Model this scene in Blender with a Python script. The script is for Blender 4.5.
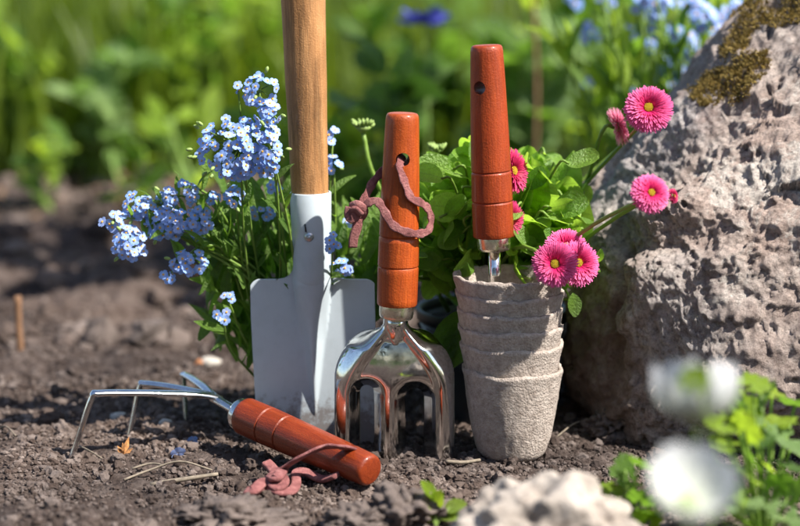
import bpy, bmesh, math, random
import numpy as np
from mathutils import Vector, Matrix, Quaternion
random.seed(7); RNG = np.random.default_rng(7)
R = math.radians
for o in list(bpy.data.objects): bpy.data.objects.remove(o)
SC = bpy.context.scene
COL = SC.collection

# ------------------------------------------------------------------ camera, sky, sun, exposure
CAM_Y, CAM_Z, PITCH, FPX = -1.10, 0.325, R(10.0), 1833.3
cd = bpy.data.cameras.new('camera'); cam = bpy.data.objects.new('camera', cd); COL.objects.link(cam)
cam.location = (0, CAM_Y, CAM_Z); cam.rotation_euler = (R(90) - PITCH, 0, 0)
cd.lens = 82.5; cd.sensor_width = 36; cd.clip_start = 0.02; cd.clip_end = 500
cd.dof.use_dof = True; cd.dof.focus_distance = 1.14; cd.dof.aperture_fstop = 4.4
SC.camera = cam
SUN_DIR = Vector((0.57, -0.30, 0.76)).normalized()
sl = bpy.data.lights.new('sun', 'SUN'); sun = bpy.data.objects.new('sun', sl); COL.objects.link(sun)
sl.energy = 5.0; sl.angle = R(0.5); sl.color = (1.0, 0.95, 0.87)
sun.rotation_euler = SUN_DIR.to_track_quat('Z', 'Y').to_euler(); sun.location = (3, -1, 4)
W = bpy.data.worlds.new('World'); SC.world = W; W.use_nodes = True
nt = W.node_tree; bg = nt.nodes['Background']
sky = nt.nodes.new('ShaderNodeTexSky'); sky.sky_type = 'NISHITA'; sky.sun_disc = False
sky.sun_elevation = math.asin(SUN_DIR.z); sky.sun_rotation = math.atan2(SUN_DIR.x, SUN_DIR.y)
nt.links.new(sky.outputs[0], bg.inputs[0]); bg.inputs[1].default_value = 0.085
SC.view_settings.view_transform = 'Standard'; SC.view_settings.look = 'None'
SC.view_settings.exposure = 1.1; SC.view_settings.gamma = 1.0

CO, SI = math.cos(PITCH), math.sin(PITCH)
def _ray(px, py):
    u, v = (px - 400) / FPX, (263 - py) / FPX
    return Vector((u, CO + v * SI, v * CO - SI))
def P(px, py, Y):                    # the point at depth Y that the photograph shows at px, py
    d = _ray(px, py); t = (Y - CAM_Y) / d.y
    return Vector((d.x * t, Y, CAM_Z + d.z * t))
def PZ(px, py, z=0.0):               # the point at height z
    d = _ray(px, py); t = (z - CAM_Z) / d.z
    return Vector((d.x * t, CAM_Y + d.y * t, z))
def PXY(x, y, py):                   # the point of a vertical line that shows at height py
    k = (263 - py) / FPX; dy = y - CAM_Y     # (dz*CO + dy*SI) / (dy*CO - dz*SI) = k
    dz = dy * (k * CO - SI) / (CO + k * SI)
    return Vector((x, y, CAM_Z + dz))
def proj(V):
    V = np.asarray(V); dx = V[..., 0]; dy = V[..., 1] - CAM_Y; dz = V[..., 2] - CAM_Z
    w = dy * CO - dz * SI
    return 400 + FPX * dx / w, 263 - FPX * (dz * CO + dy * SI) / w
def px_size(Y): return (Y - CAM_Y) * 1.015 / FPX

# ------------------------------------------------------------------ numpy noise
def _h(ix, iy, iz, s):
    n = (ix.astype(np.uint32) * np.uint32(374761393) + iy.astype(np.uint32) * np.uint32(668265263)
         + iz.astype(np.uint32) * np.uint32(2246822519) + np.uint32((s * 3266489917) & 0xffffffff))
    n = (n ^ (n >> np.uint32(13))) * np.uint32(1274126177); n = (n ^ (n >> np.uint32(16))) * np.uint32(2654435761)
    return n ^ (n >> np.uint32(15))
def noise(p, s=0):
    p = np.asarray(p, float); i = np.floor(p).astype(np.int64); f = p - i; w = f * f * f * (f * (f * 6 - 15) + 10)
    out = 0.0
    for dx in (0, 1):
        for dy in (0, 1):
            for dz in (0, 1):
                h = _h(i[:, 0] + dx, i[:, 1] + dy, i[:, 2] + dz, s)
                gx = (h & 1023) / 511.5 - 1; gy = ((h >> 10) & 1023) / 511.5 - 1; gz = ((h >> 20) & 1023) / 511.5 - 1
                d = gx * (f[:, 0] - dx) + gy * (f[:, 1] - dy) + gz * (f[:, 2] - dz)
                wx = w[:, 0] if dx else 1 - w[:, 0]; wy = w[:, 1] if dy else 1 - w[:, 1]; wz = w[:, 2] if dz else 1 - w[:, 2]
                out = out + d * wx * wy * wz
    return out * 1.3
def fbm(p, o=4, s=0, g=0.5):
    a, t, q = 1.0, 0.0, np.asarray(p, float)
    for k in range(o): t = t + a * noise(q, s + k * 17); q = q * 2.03; a *= g
    return t
def ridged(p, o=4, s=0):
    a, t, q = 1.0, 0.0, np.asarray(p, float)
    for k in range(o): t = t + a * (1 - 2 * np.abs(noise(q, s + k * 17))); q = q * 2.1; a *= 0.5
    return t
def worley(p, s=0):
    p = np.asarray(p, float); i = np.floor(p).astype(np.int64); best = np.full(len(p), 9.0)
    for dx in (-1, 0, 1):
        for dy in (-1, 0, 1):
            for dz in (-1, 0, 1):
                c = i + np.array((dx, dy, dz)); h = _h(c[:, 0], c[:, 1], c[:, 2], s)
                q = c + np.stack([(h & 1023) / 1023, ((h >> 10) & 1023) / 1023, ((h >> 20) & 1023) / 1023], 1)
                best = np.minimum(best, ((p - q) ** 2).sum(1))
    return np.sqrt(best)
def fracture(p, s, tilt):
    """height of broken plates: each cell has its own step and tilt"""
    i = np.floor(p).astype(np.int64); best = np.full(len(p), 99.0); val = np.zeros(len(p))
    for dx in (-1, 0, 1):
        for dy in (-1, 0, 1):
            for dz in (-1, 0, 1):
                c = i + np.array((dx, dy, dz)); h = _h(c[:, 0], c[:, 1], c[:, 2], s); g = _h(c[:, 0], c[:, 1], c[:, 2], s + 5)
                q = c + np.stack([(h & 1023) / 1023, ((h >> 10) & 1023) / 1023, ((h >> 20) & 1023) / 1023], 1); d = p - q; r2 = (d ** 2).sum(1)
                n = np.stack([(g & 1023) / 511.5 - 1, ((g >> 10) & 1023) / 511.5 - 1, ((g >> 20) & 1023) / 511.5 - 1], 1)
                v = (d * n).sum(1) * tilt + ((h >> 5) & 255) / 255 - 0.5; m = r2 < best; best = np.where(m, r2, best); val = np.where(m, v, val)
    return val
def smooth(a, b, x):
    t = np.clip((x - a) / (b - a), 0, 1); return t * t * (3 - 2 * t)

# ------------------------------------------------------------------ objects
def new_mesh(name, V, F, mats, fm=None, sm=True, attr=None):
    me = bpy.data.meshes.new(name)
    if isinstance(F, np.ndarray):
        n, k = F.shape
        me.vertices.add(len(V)); me.vertices.foreach_set('co', np.asarray(V, np.float32).ravel())
        me.loops.add(n * k); me.loops.foreach_set('vertex_index', F.astype(np.int32).ravel())
        me.polygons.add(n); me.polygons.foreach_set('loop_start', np.arange(0, n * k, k, dtype=np.int32))
        me.update(calc_edges=True)
    else:
        me.from_pydata([tuple(v) for v in V], [], F)
    for m in (mats if isinstance(mats, (list, tuple)) else [mats]): me.materials.append(m)
    if fm is not None: me.polygons.foreach_set('material_index', np.asarray(fm, np.int32))
    me.polygons.foreach_set('use_smooth', np.full(len(me.polygons), sm))
    if attr is not None:
        a = me.attributes.new('tip', 'FLOAT', 'POINT'); a.data.foreach_set('value', np.asarray(attr, np.float32))
    me.validate(); me.update()
    return me
def thing(name, label, cat, loc=(0, 0, 0), group=None):
    o = bpy.data.objects.new(name, None); COL.objects.link(o); o.location = loc; o.empty_display_size = 0.01
    return tag(o, label, cat, group)
def tag(o, label=None, cat=None, group=None, kind=None):
    for k, v in (('label', label), ('category', cat), ('group', group), ('kind', kind)):
        if v: o[k] = v
    return o
def root_loc(o):
    v = Vector((0, 0, 0))
    while o is not None: v += o.location; o = o.parent
    return v
def link(name, me, parent=None, origin=None):
    """a mesh in world coordinates; its origin goes to the parent's (or to `origin` for a single-mesh thing)"""
    o = bpy.data.objects.new(name, me); COL.objects.link(o)
    if parent is not None:
        o.parent = parent; me.transform(Matrix.Translation(-root_loc(parent)))
    elif origin is not None:
        me.transform(Matrix.Translation(-Vector(origin))); o.location = origin
    return o
def place(name, me, parent, loc, xa, n, sc=1.0):
    """a copy of a shared mesh: local +X along xa, local +Z near n"""
    o = bpy.data.objects.new(name, me); COL.objects.link(o)
    x = Vector(xa).normalized(); n = Vector(n); z = n - x * n.dot(x)
    if z.length < 1e-5: z = x.orthogonal()
    z.normalize(); y = z.cross(x)
    M = Matrix((x, y, z)).transposed().to_4x4()
    s = sc if hasattr(sc, '__len__') else (sc, sc, sc)
    M = M @ Matrix.Diagonal((s[0], s[1], s[2], 1))
    M.translation = Vector(loc) - (root_loc(parent) if parent is not None else Vector((0, 0, 0)))
    o.parent = parent; o.matrix_basis = M
    return o
def sub(name, me, parent):            # a sub-part that shares its part's frame
    o = bpy.data.objects.new(name, me); COL.objects.link(o); o.parent = parent; return o

class MB:
    def __init__(s): s.V = []; s.F = []; s.M = []; s.A = []
    def add(s, V, F, m=0, a=None):
        b = len(s.V); s.V += [tuple(v) for v in V]; s.F += [tuple(i + b for i in f) for f in F]; s.M += [m] * len(F)
        s.A += list(a) if a is not None else [0.0] * len(V)
    def tube(s, pts, rad, seg=8, flat=1.0, up=(0, 0, 1), m=0, caps=True, strap=False):
        strap = flat < 0.48 and seg == 10; pts = [Vector(p) for p in pts]; n = len(pts); V = []; F = []
        if not hasattr(rad, '__len__'): rad = [rad] * n
        u = None
        for i, p in enumerate(pts):
            t = (pts[min(i + 1, n - 1)] - pts[max(i - 1, 0)]).normalized()
            if u is None:
                u = Vector(up) - t * Vector(up).dot(t)
                if u.length < 1e-4: u = t.orthogonal()
            else: u = u - t * u.dot(t)
            u.normalize(); w = t.cross(u)
            for k in range(seg):
                a = 2 * math.pi * k / seg; ca, sa = math.cos(a), math.sin(a)
                if strap: ca = math.copysign(abs(ca) ** 0.35, ca); sa = math.copysign(abs(sa) ** 0.35, sa)
                V.append(p + w * ca * rad[i] + u * sa * rad[i] * flat)
        for i in range(n - 1):
            for k in range(seg):
                F.append((i * seg + k, i * seg + (k + 1) % seg, (i + 1) * seg + (k + 1) % seg, (i + 1) * seg + k))
        if caps: F += [tuple(range(seg))[::-1], tuple((n - 1) * seg + k for k in range(seg))]
        s.add(V, F, m)
    def lathe(s, prof, p0, p1, seg=40, m=0, caps=True):
        """prof: (distance along p0->p1 in metres, radius)"""
        p0 = Vector(p0); t = (Vector(p1) - p0).normalized(); u = t.orthogonal().normalized()
        if abs(t.z) > 0.5: u = (Vector((1, 0, 0)) - t * t.x).normalized()
        w = t.cross(u); V = []; F = []; n = len(prof)
        for d, r in prof:
            for k in range(seg):
                a = 2 * math.pi * k / seg; V.append(p0 + t * d + (u * math.cos(a) + w * math.sin(a)) * r)
        for i in range(n - 1):
            for k in range(seg):
                F.append((i * seg + k, i * seg + (k + 1) % seg, (i + 1) * seg + (k + 1) % seg, (i + 1) * seg + k))
        if caps: F += [tuple(range(seg))[::-1], tuple((n - 1) * seg + k for k in range(seg))]
        s.add(V, F, m)
    def mesh(s, name, mats, sm=True, attr=False):
        return new_mesh(name, s.V, s.F, mats, s.M, sm, s.A if attr else None)
def part(name, mb, mats, parent, sm=True, bev=None):
    o = link(name, mb.mesh(name, mats, sm), parent)
    return o
def spline(pts, n=6):                 # Catmull-Rom through the points
    pts = [Vector(p) for p in pts]; q = [pts[0] * 2 - pts[1]] + pts + [pts[-1] * 2 - pts[-2]]; out = []
    for i in range(1, len(q) - 2):
        a, b, c, d = q[i - 1:i + 3]
        for k in range(n):
            t = k / n
            out.append(0.5 * ((2 * b) + (c - a) * t + (2 * a - 5 * b + 4 * c - d) * t * t + (3 * b - a - 3 * c + d) * t ** 3))
    out.append(pts[-1]); return out

# ------------------------------------------------------------------ materials
class N:
    def __init__(s, name):
        s.m = bpy.data.materials.new(name); s.m.use_nodes = True; s.t = s.m.node_tree
        s.b = s.t.nodes['Principled BSDF']; s.out = s.t.nodes['Material Output']
        s.co = None
    def n(s, ty, **k):
        x = s.t.nodes.new(ty)
        for a, v in k.items(): setattr(x, a, v)
        return x
    def l(s, a, b): s.t.links.new(a, b)
    def coord(s, which='Object', scale=(1, 1, 1)):
        c = s.n('ShaderNodeTexCoord'); mp = s.n('ShaderNodeMapping'); mp.inputs['Scale'].default_value = scale
        s.l(c.outputs[which], mp.inputs[0]); return mp.outputs[0]
    def noise(s, vec, scale, detail=5, rough=0.55, dist=0.0):
        x = s.n('ShaderNodeTexNoise'); s.l(vec, x.inputs['Vector'])
        x.inputs['Scale'].default_value = scale; x.inputs['Detail'].default_value = detail
        x.inputs['Roughness'].default_value = rough; x.inputs['Distortion'].default_value = dist
        return x.outputs['Fac']
    def voro(s, vec, scale, feature='F1'):
        x = s.n('ShaderNodeTexVoronoi', feature=feature); s.l(vec, x.inputs['Vector']); x.inputs['Scale'].default_value = scale
        return x.outputs['Distance']
    def ramp(s, fac, stops):
        x = s.n('ShaderNodeValToRGB'); s.l(fac, x.inputs[0]); e = x.color_ramp.elements
        while len(e) < len(stops): e.new(0.5)
        for i, (p, c) in enumerate(stops):
            e[i].position = p; c = c if hasattr(c, '__len__') else (c, c, c); e[i].color = (*c[:3], 1)
        return x.outputs[0]
    def mix(s, fac, a, b, mode='MIX'):
        x = s.n('ShaderNodeMix', data_type='RGBA', blend_type=mode)
        for v, i in ((fac, 0), (a, 6), (b, 7)):
            if hasattr(v, 'is_linked') or hasattr(v, 'links'): s.l(v, x.inputs[i])
            elif i: x.inputs[i].default_value = (*v[:3], 1)
            else: x.inputs[0].default_value = v
        return x.outputs[2]
    def math(s, op, a, b=0.0):
        x = s.n('ShaderNodeMath', operation=op)
        for v, i in ((a, 0), (b, 1)):
            if hasattr(v, 'links'): s.l(v, x.inputs[i])
            else: x.inputs[i].default_value = v
        return x.outputs[0]
    def bump(s, h, dist, strength=1.0):
        x = s.n('ShaderNodeBump'); s.l(h, x.inputs['Height']); x.inputs['Distance'].default_value = dist
        x.inputs['Strength'].default_value = strength; s.l(x.outputs[0], s.b.inputs['Normal']); return x
    def set(s, **k):
        for a, v in k.items():
            i = s.b.inputs[a.replace('_', ' ')]
            if hasattr(v, 'links'): s.l(v, i)
            elif hasattr(v, '__len__'): i.default_value = (*v[:3], 1)
            else: i.default_value = v
        return s
def leaf_mat(name, c1, c2, tr, rough=0.45, trans=0.42, island=False, veins=True):
    a = N(name)
    oi = a.n('ShaderNodeObjectInfo'); rnd = oi.outputs['Random']
    if island: g = a.n('ShaderNodeNewGeometry'); rnd = g.outputs['Random Per Island']
    vec = a.coord('Object', (1, 1, 1)); nz = a.noise(vec, 30 if island else 6, 3)
    f = a.math('ADD', a.math('MULTIPLY', rnd, 0.75), a.math('MULTIPLY', nz, 0.3))
    col = a.ramp(f, [(0.1, c1), (0.95, c2)])
    if not island:
        sp_ = a.n('ShaderNodeSeparateXYZ'); a.l(vec, sp_.inputs[0]); ay = a.math('ABSOLUTE', sp_.outputs[1])
        wv = a.math('SINE', a.math('SUBTRACT', a.math('MULTIPLY', sp_.outputs[0], 95.0), a.math('MULTIPLY', ay, 70.0)))
        col = a.mix(a.ramp(wv, [(0.80, 0.0), (1.0, 0.22)]), col, tuple(min(1, x * 1.5 + .05) for x in c2))
        col = a.mix(a.ramp(ay, [(0.0, 0.55), (0.016, 0.0)]), col, tuple(min(1, x * 1.6 + .06) for x in c2))
        pat = a.ramp(a.noise(vec, 11, 6, 0.7), [(0.3, 0.68), (0.65, 1.15)]); col = a.mix(0.5, col, pat, 'MULTIPLY')
    a.set(Base_Color=col, Roughness=rough, Specular_IOR_Level=0.45)
    td = a.n('ShaderNodeBsdfTranslucent')
    tcol = a.mix(a.math('MULTIPLY', rnd, 0.6), tr, tuple(min(1, x * 1.5) for x in tr))
    if not island:
        tcol = a.mix(0.7, tcol, pat, 'MULTIPLY'); tcol = a.mix(1.0, tcol, a.ramp(wv, [(0.75, 1.0), (1.0, 0.72)]), 'MULTIPLY'); tcol = a.mix(1.0, tcol, a.ramp(ay, [(0.0, 0.45), (0.018, 1.0)]), 'MULTIPLY')
    a.l(tcol, td.inputs[0])
    mx = a.n('ShaderNodeMixShader'); mx.inputs[0].default_value = trans
    a.l(a.b.outputs[0], mx.inputs[1]); a.l(td.outputs[0], mx.inputs[2]); a.l(mx.outputs[0], a.out.inputs[0])
    if not island: a.bump(a.noise(vec, 14, 4), 0.02, 0.5)
    return a.m
def petal_mat(name, base, tip, trans=0.3, var=None):
    a = N(name); at = a.n('ShaderNodeAttribute', attribute_name='tip')
    col = a.mix(at.outputs['Fac'], base, tip)
    if var:
        oi = a.n('ShaderNodeObjectInfo'); col = a.mix(a.math('MULTIPLY', oi.outputs['Random'], 0.8), col, var)
    a.set(Base_Color=col, Roughness=0.55, Specular_IOR_Level=0.3)
    td = a.n('ShaderNodeBsdfTranslucent'); a.l(col, td.inputs[0])
    mx = a.n('ShaderNodeMixShader'); mx.inputs[0].default_value = trans
    a.l(a.b.outputs[0], mx.inputs[1]); a.l(td.outputs[0], mx.inputs[2]); a.l(mx.outputs[0], a.out.inputs[0])
    return a.m
def plain(name, c, rough=0.6, metal=0.0, noise_sc=60, amt=0.25, bump=0.0):
    a = N(name); v = a.coord()
    col = a.ramp(a.noise(v, noise_sc, 5), [(0.3, tuple(x * (1 - amt) for x in c)), (0.7, tuple(min(1, x * (1 + amt)) for x in c))])
    a.set(Base_Color=col, Roughness=rough, Metallic=metal)
    if bump: a.bump(a.noise(v, noise_sc * 3, 5), bump)
    return a.m

# soil
a = N('soil'); v = a.coord('Object')
g = a.n('ShaderNodeNewGeometry')
c = a.ramp(a.noise(v, 55, 8, 0.65), [(0.30, (0.045, 0.031, 0.026)), (0.52, (0.102, 0.078, 0.068)), (0.74, (0.200, 0.164, 0.147))])
big = a.ramp(a.noise(v, 5, 4), [(0.38, (0.60, 0.59, 0.60)), (0.62, (1.12, 1.08, 1.05))])
c = a.mix(1.0, c, big, 'MULTIPLY')
sep = a.n('ShaderNodeSeparateXYZ'); a.l(v, sep.inputs[0])
far = a.math('ADD', sep.outputs[1], a.math('MULTIPLY', a.noise(v, 4, 4), 0.5))
c = a.mix(a.ramp(far, [(0.0, 0.0), (1.0, 1.0)]), c, c)
gr = a.n('ShaderNodeMapRange'); a.l(far, gr.inputs[0]); gr.inputs[1].default_value = 1.6; gr.inputs[2].default_value = 2.0
c = a.mix(gr.outputs[0], c, (0.028, 0.042, 0.010))
gr2 = a.n('ShaderNodeMapRange'); a.l(far, gr2.inputs[0]); gr2.inputs[1].default_value = -0.75; gr2.inputs[2].default_value = -1.1; c = a.mix(gr2.outputs[0], c, (0.03, 0.05, 0.012))
a.set(Base_Color=c, Roughness=0.95, Specular_IOR_Level=0.15)
hh = a.math('ADD', a.noise(v, 260, 8, 0.7), a.math('MULTIPLY', a.voro(v, 330), 0.6)); a.bump(hh, 0.0035)
SOIL = a.m
a = N('soil_crumb'); v = a.coord('Object'); g = a.n('ShaderNodeNewGeometry')
f = a.math('ADD', a.math('MULTIPLY', g.outputs['Random Per Island'], 0.55), a.math('MULTIPLY', a.noise(v, 90, 6, 0.7), 0.5))
c = a.ramp(f, [(0.12, (0.055, 0.038, 0.031)), (0.5, (0.118, 0.091, 0.079)), (0.88, (0.250, 0.208, 0.188))])
c = a.mix(1.0, c, a.ramp(a.noise(v, 5, 4), [(0.38, (0.60, 0.59, 0.60)), (0.62, (1.12, 1.08, 1.05))]), 'MULTIPLY')
a.set(Base_Color=c, Roughness=0.95, Specular_IOR_Level=0.15); a.bump(a.noise(v, 500, 6, 0.7), 0.0016)
CRUMB = a.m
# varnished red-brown handle wood (Z of the object along the tool is handled per object with a stretched noise)
def wood(name, stops, axis, coat, rough, stain=None):
    a = N(name); q = Vector(axis).normalized().rotation_difference(Vector((0, 0, 1))).to_euler()
    c = a.n('ShaderNodeTexCoord'); r = a.n('ShaderNodeMapping'); r.inputs['Rotation'].default_value = q
    a.l(c.outputs['Object'], r.inputs[0])
    mp = a.n('ShaderNodeMapping'); mp.inputs['Scale'].default_value = (1, 1, 0.05); a.l(r.outputs[0], mp.inputs[0])
    gr = a.noise(mp.outputs[0], 420, 7, 0.65, 0.6); fine = a.noise(mp.outputs[0], 2200, 3, 0.6)
    col = a.ramp(gr, stops)
    col = a.mix(0.30, col, a.ramp(fine, [(0.35, 0.25), (0.62, 1.0)]), 'MULTIPLY')
    scr = a.ramp(a.noise(r.outputs[0], 900, 3, 0.6), [(0.66, 0.0), (0.74, 0.55)]); wear = a.ramp(a.noise(r.outputs[0], 90, 4), [(0.5, 0.0), (0.62, 1.0)])
    col = a.mix(a.math('MULTIPLY', scr, wear), col, (0.62, 0.30, 0.14))
    blot = a.noise(r.outputs[0], 55, 4)
    col = a.mix(0.5, col, a.ramp(blot, [(0.3, 0.6), (0.7, 1.15)]), 'MULTIPLY')
    if stain: col = stain(a, r.outputs[0], col)
    sp = a.noise(r.outputs[0], 1500, 2, 0.5)
    ro = a.ramp(sp, [(0.55, rough), (0.72, rough + 0.3)])
    a.set(Base_Color=col, Roughness=ro, Coat_Weight=coat * 2, Coat_Roughness=0.2, Specular_IOR_Level=0.3)
    a.bump(a.math('ADD', a.math('MULTIPLY', fine, 0.5), a.math('MULTIPLY', a.noise(r.outputs[0], 900, 4), 0.7)), 0.0004)
    return a.m
RED = [(0.22, (0.20, 0.026, 0.005)), (0.5, (0.34, 0.050, 0.007)), (0.78, (0.44, 0.078, 0.012))]
def spade_stain(a, vec, col):
    mp = a.n('ShaderNodeMapping'); mp.inputs['Scale'].default_value = (1, 1, 0.09); a.l(vec, mp.inputs[0])
    s = a.ramp(a.noise(mp.outputs[0], 75, 6, 0.7, 0.4), [(0.47, 1.0), (0.58, 0.42)])
    col = a.mix(0.85, col, s, 'MULTIPLY')
    w = a.n('ShaderNodeTexWave', wave_type='BANDS', bands_direction='Z'); a.l(vec, w.inputs[0]); w.inputs['Scale'].default_value = 420; w.inputs['Distortion'].default_value = 3
    return a.mix(0.12, col, a.ramp(w.outputs[0], [(0.2, 0.3), (0.6, 1.0)]), 'MULTIPLY')
# metals
def metal(name, col, rough, dirt=0.0):
    a = N(name); v = a.coord(); n1 = a.noise(v, 120, 5, 0.6)
    ro = a.ramp(n1, [(0.35, rough), (0.75, rough + 0.10 + dirt * 0.2)])
    c = a.ramp(a.noise(v, 700, 4, 0.6), [(0.45, col), (0.75, tuple(x * (1 - 0.35 * dirt) for x in col))])
    a.set(Base_Color=c, Metallic=1.0, Roughness=ro); a.bump(a.noise(v, 60, 3), 0.0004, 0.5)
    return a.m
CHROME = metal('chrome', (0.80, 0.80, 0.79), 0.045, 0.5)
STEEL = metal('shiny_steel', (0.72, 0.72, 0.74), 0.10, 0.8)
BRASS = metal('ferrule_metal', (0.80, 0.74, 0.62), 0.17, 0.7)
a = N('white_enamel'); v = a.coord(); n1 = a.noise(v, 70, 8, 0.7)
sep = a.n('ShaderNodeSeparateXYZ'); a.l(v, sep.inputs[0])
c = a.ramp(n1, [(0.25, (0.40, 0.455, 0.485)), (0.50, (0.45, 0.51, 0.55)), (0.8, (0.48, 0.54, 0.58))])
sc_ = a.n('ShaderNodeMapping'); sc_.inputs['Scale'].default_value = (1, 1, 0.12); a.l(v, sc_.inputs[0])
c = a.mix(a.ramp(a.noise(sc_.outputs[0], 500, 4, 0.6), [(0.64, 0.0), (0.78, 0.18)]), c, (0.44, 0.45, 0.45))
c = a.mix(a.ramp(a.noise(v, 240, 6, 0.75), [(0.70, 0.0), (0.78, 0.4)]), c, (0.24, 0.20, 0.17))
dz = a.math('SUBTRACT', a.math('MULTIPLY', a.noise(v, 130, 8, 0.7), 0.075), sep.outputs[2])
c = a.mix(a.ramp(dz, [(0.010, 0.0), (0.024, 0.8)]), c, (0.16, 0.125, 0.11))
mp2 = a.n('ShaderNodeMapping'); mp2.inputs['Rotation'].default_value = (0, 0.5, 0); mp2.inputs['Scale'].default_value = (1, 1, 0.03); a.l(v, mp2.inputs[0])
c = a.mix(a.ramp(a.noise(mp2.outputs[0], 700, 3, 0.6), [(0.68, 0.0), (0.72, 0.35)]), c, (0.62, 0.64, 0.65))
a.set(Base_Color=c, Roughness=0.42, Coat_Weight=0.15, Coat_Roughness=0.3); a.bump(a.noise(v, 60, 4), 0.0003, 0.5)
ENAMEL = a.m
RIVET = metal('rivet_metal', (0.55, 0.57, 0.6), 0.3, 0.9)
# peat pot
a = N('peat'); v = a.coord()
c = a.ramp(a.noise(v, 220, 8, 0.7), [(0.28, (0.28, 0.225, 0.19)), (0.5, (0.46, 0.39, 0.34)), (0.75, (0.58, 0.51, 0.45))])
c = a.mix(a.ramp(a.voro(v, 520), [(0.0, 0.85), (0.20, 0.0)]), c, (0.10, 0.075, 0.06))
c = a.mix(0.8, c, a.ramp(a.noise(v, 35, 4), [(0.3, 0.75), (0.7, 1.08)]), 'MULTIPLY')
a.set(Base_Color=c, Roughness=0.95, Specular_IOR_Level=0.15)
a.bump(a.math('ADD', a.noise(v, 380, 9, 0.72), a.math('MULTIPLY', a.voro(v, 700), 0.35)), 0.0016)
PEAT = a.m
# boulder
a = N('porous_rock'); v = a.coord()
c = a.ramp(a.noise(v, 42, 12, 0.80, 0.4), [(0.29, (0.085, 0.066, 0.060)), (0.39, (0.34, 0.29, 0.27)), (0.52, (0.52, 0.465, 0.44)), (0.66, (0.70, 0.66, 0.63))])
tint = a.ramp(a.noise(v, 7, 5), [(0.36, (1.10, 0.95, 0.87)), (0.50, (1.05, 0.99, 0.95)), (0.64, (0.90, 0.95, 1.02))])
c = a.mix(0.9, c, tint, 'MULTIPLY')
c = a.mix(a.ramp(a.noise(v, 11, 12, 0.82, 0.6), [(0.52, 0.0), (0.575, 0.9)]), c, (0.76, 0.70, 0.64))
c = a.mix(a.ramp(a.noise(v, 9, 8, 0.75, 0.3), [(0.58, 0.0), (0.68, 0.5)]), c, (0.30, 0.19, 0.165))
c = a.mix(a.ramp(a.voro(v, 190), [(0.0, 0.6), (0.26, 0.0)]), c, (0.07, 0.052, 0.045))
fn_ = a.noise(v, 300, 9, 0.75)
c = a.mix(0.85, c, a.ramp(fn_, [(0.34, (0.38, 0.35, 0.34)), (0.47, (0.95, 0.94, 0.93)), (0.64, (1.35, 1.33, 1.30))]), 'MULTIPLY')
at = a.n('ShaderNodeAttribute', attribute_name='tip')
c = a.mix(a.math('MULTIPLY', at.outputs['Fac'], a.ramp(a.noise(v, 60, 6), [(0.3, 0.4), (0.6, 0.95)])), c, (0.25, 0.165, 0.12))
a.set(Base_Color=c, Roughness=0.93, Specular_IOR_Level=0.2)
a.bump(a.math('ADD', a.noise(v, 150, 10, 0.80), a.math('MULTIPLY', a.voro(v, 260), 0.2)), 0.0075)
ROCK = a.m
a = N('pale_stone'); v = a.coord()
c = a.ramp(a.noise(v, 45, 7, 0.65), [(0.30, (0.14, 0.11, 0.09)), (0.46, (0.36, 0.305, 0.26)), (0.66, (0.50, 0.44, 0.385))])
a.set(Base_Color=c, Roughness=0.9); a.bump(a.noise(v, 180, 7, 0.7), 0.003); PALE = a.m
MOSS = leaf_mat('moss_green', (0.13, 0.10, 0.022), (0.44, 0.31, 0.085), (0.34, 0.25, 0.05), 0.8, 0.25, island=True)
a = N('leather'); v = a.coord()
c = a.ramp(a.noise(v, 170, 6, 0.6), [(0.3, (0.17, 0.05, 0.048)), (0.52, (0.33, 0.115, 0.11)), (0.75, (0.48, 0.22, 0.20))])
a.set(Base_Color=c, Roughness=0.75); a.bump(a.noise(v, 600, 6, 0.75), 0.0022); LEATHER = a.m
# plants
STEM = leaf_mat('stem_green', (0.15, 0.26, 0.035), (0.22, 0.34, 0.06), (0.28, 0.45, 0.06), 0.5, 0.2)
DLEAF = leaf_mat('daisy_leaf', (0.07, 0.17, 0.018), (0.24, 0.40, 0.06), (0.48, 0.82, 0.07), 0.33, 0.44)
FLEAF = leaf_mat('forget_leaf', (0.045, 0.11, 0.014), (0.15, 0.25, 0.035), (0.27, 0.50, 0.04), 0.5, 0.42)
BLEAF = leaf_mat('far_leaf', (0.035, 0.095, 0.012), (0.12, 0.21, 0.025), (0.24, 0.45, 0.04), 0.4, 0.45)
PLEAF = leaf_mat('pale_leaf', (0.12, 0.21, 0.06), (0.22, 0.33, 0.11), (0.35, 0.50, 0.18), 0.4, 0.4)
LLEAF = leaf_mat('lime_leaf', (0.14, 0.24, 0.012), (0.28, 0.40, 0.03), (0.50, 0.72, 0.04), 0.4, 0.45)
GRASS = leaf_mat('grass_green', (0.014, 0.034, 0.003), (0.125, 0.175, 0.012), (0.25, 0.345, 0.014), 0.5, 0.45, island=True)
BUD = plain('bud_green', (0.24, 0.34, 0.09), 0.6, 0, 400, 0.3)
BLUE = petal_mat('blue_petal', (0.56, 0.66, 0.90), (0.24, 0.42, 0.86), 0.28, (0.42, 0.52, 0.87))
EYE = plain('yellow_eye', (0.85, 0.42, 0.03), 0.6, 0, 900, 0.2)
PINK = petal_mat('pink_petal', (0.62, 0.010, 0.12), (0.87, 0.19, 0.46), 0.25)
DPINK = petal_mat('dark_pink_petal', (0.42, 0.008, 0.06), (0.72, 0.06, 0.22), 0.25)
YEL = plain('yellow_disc', (0.85, 0.56, 0.02), 0.7, 0, 900, 0.3, 0.0008)
WHITEP = petal_mat('white_petal', (0.56, 0.60, 0.48), (0.66, 0.66, 0.68), 0.3)
DBLUE = petal_mat('deep_blue_petal', (0.08, 0.09, 0.42), (0.15, 0.18, 0.60), 0.3)
PLASTIC = plain('dark_plastic', (0.018, 0.024, 0.032), 0.45, 0, 80, 0.3)
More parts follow.
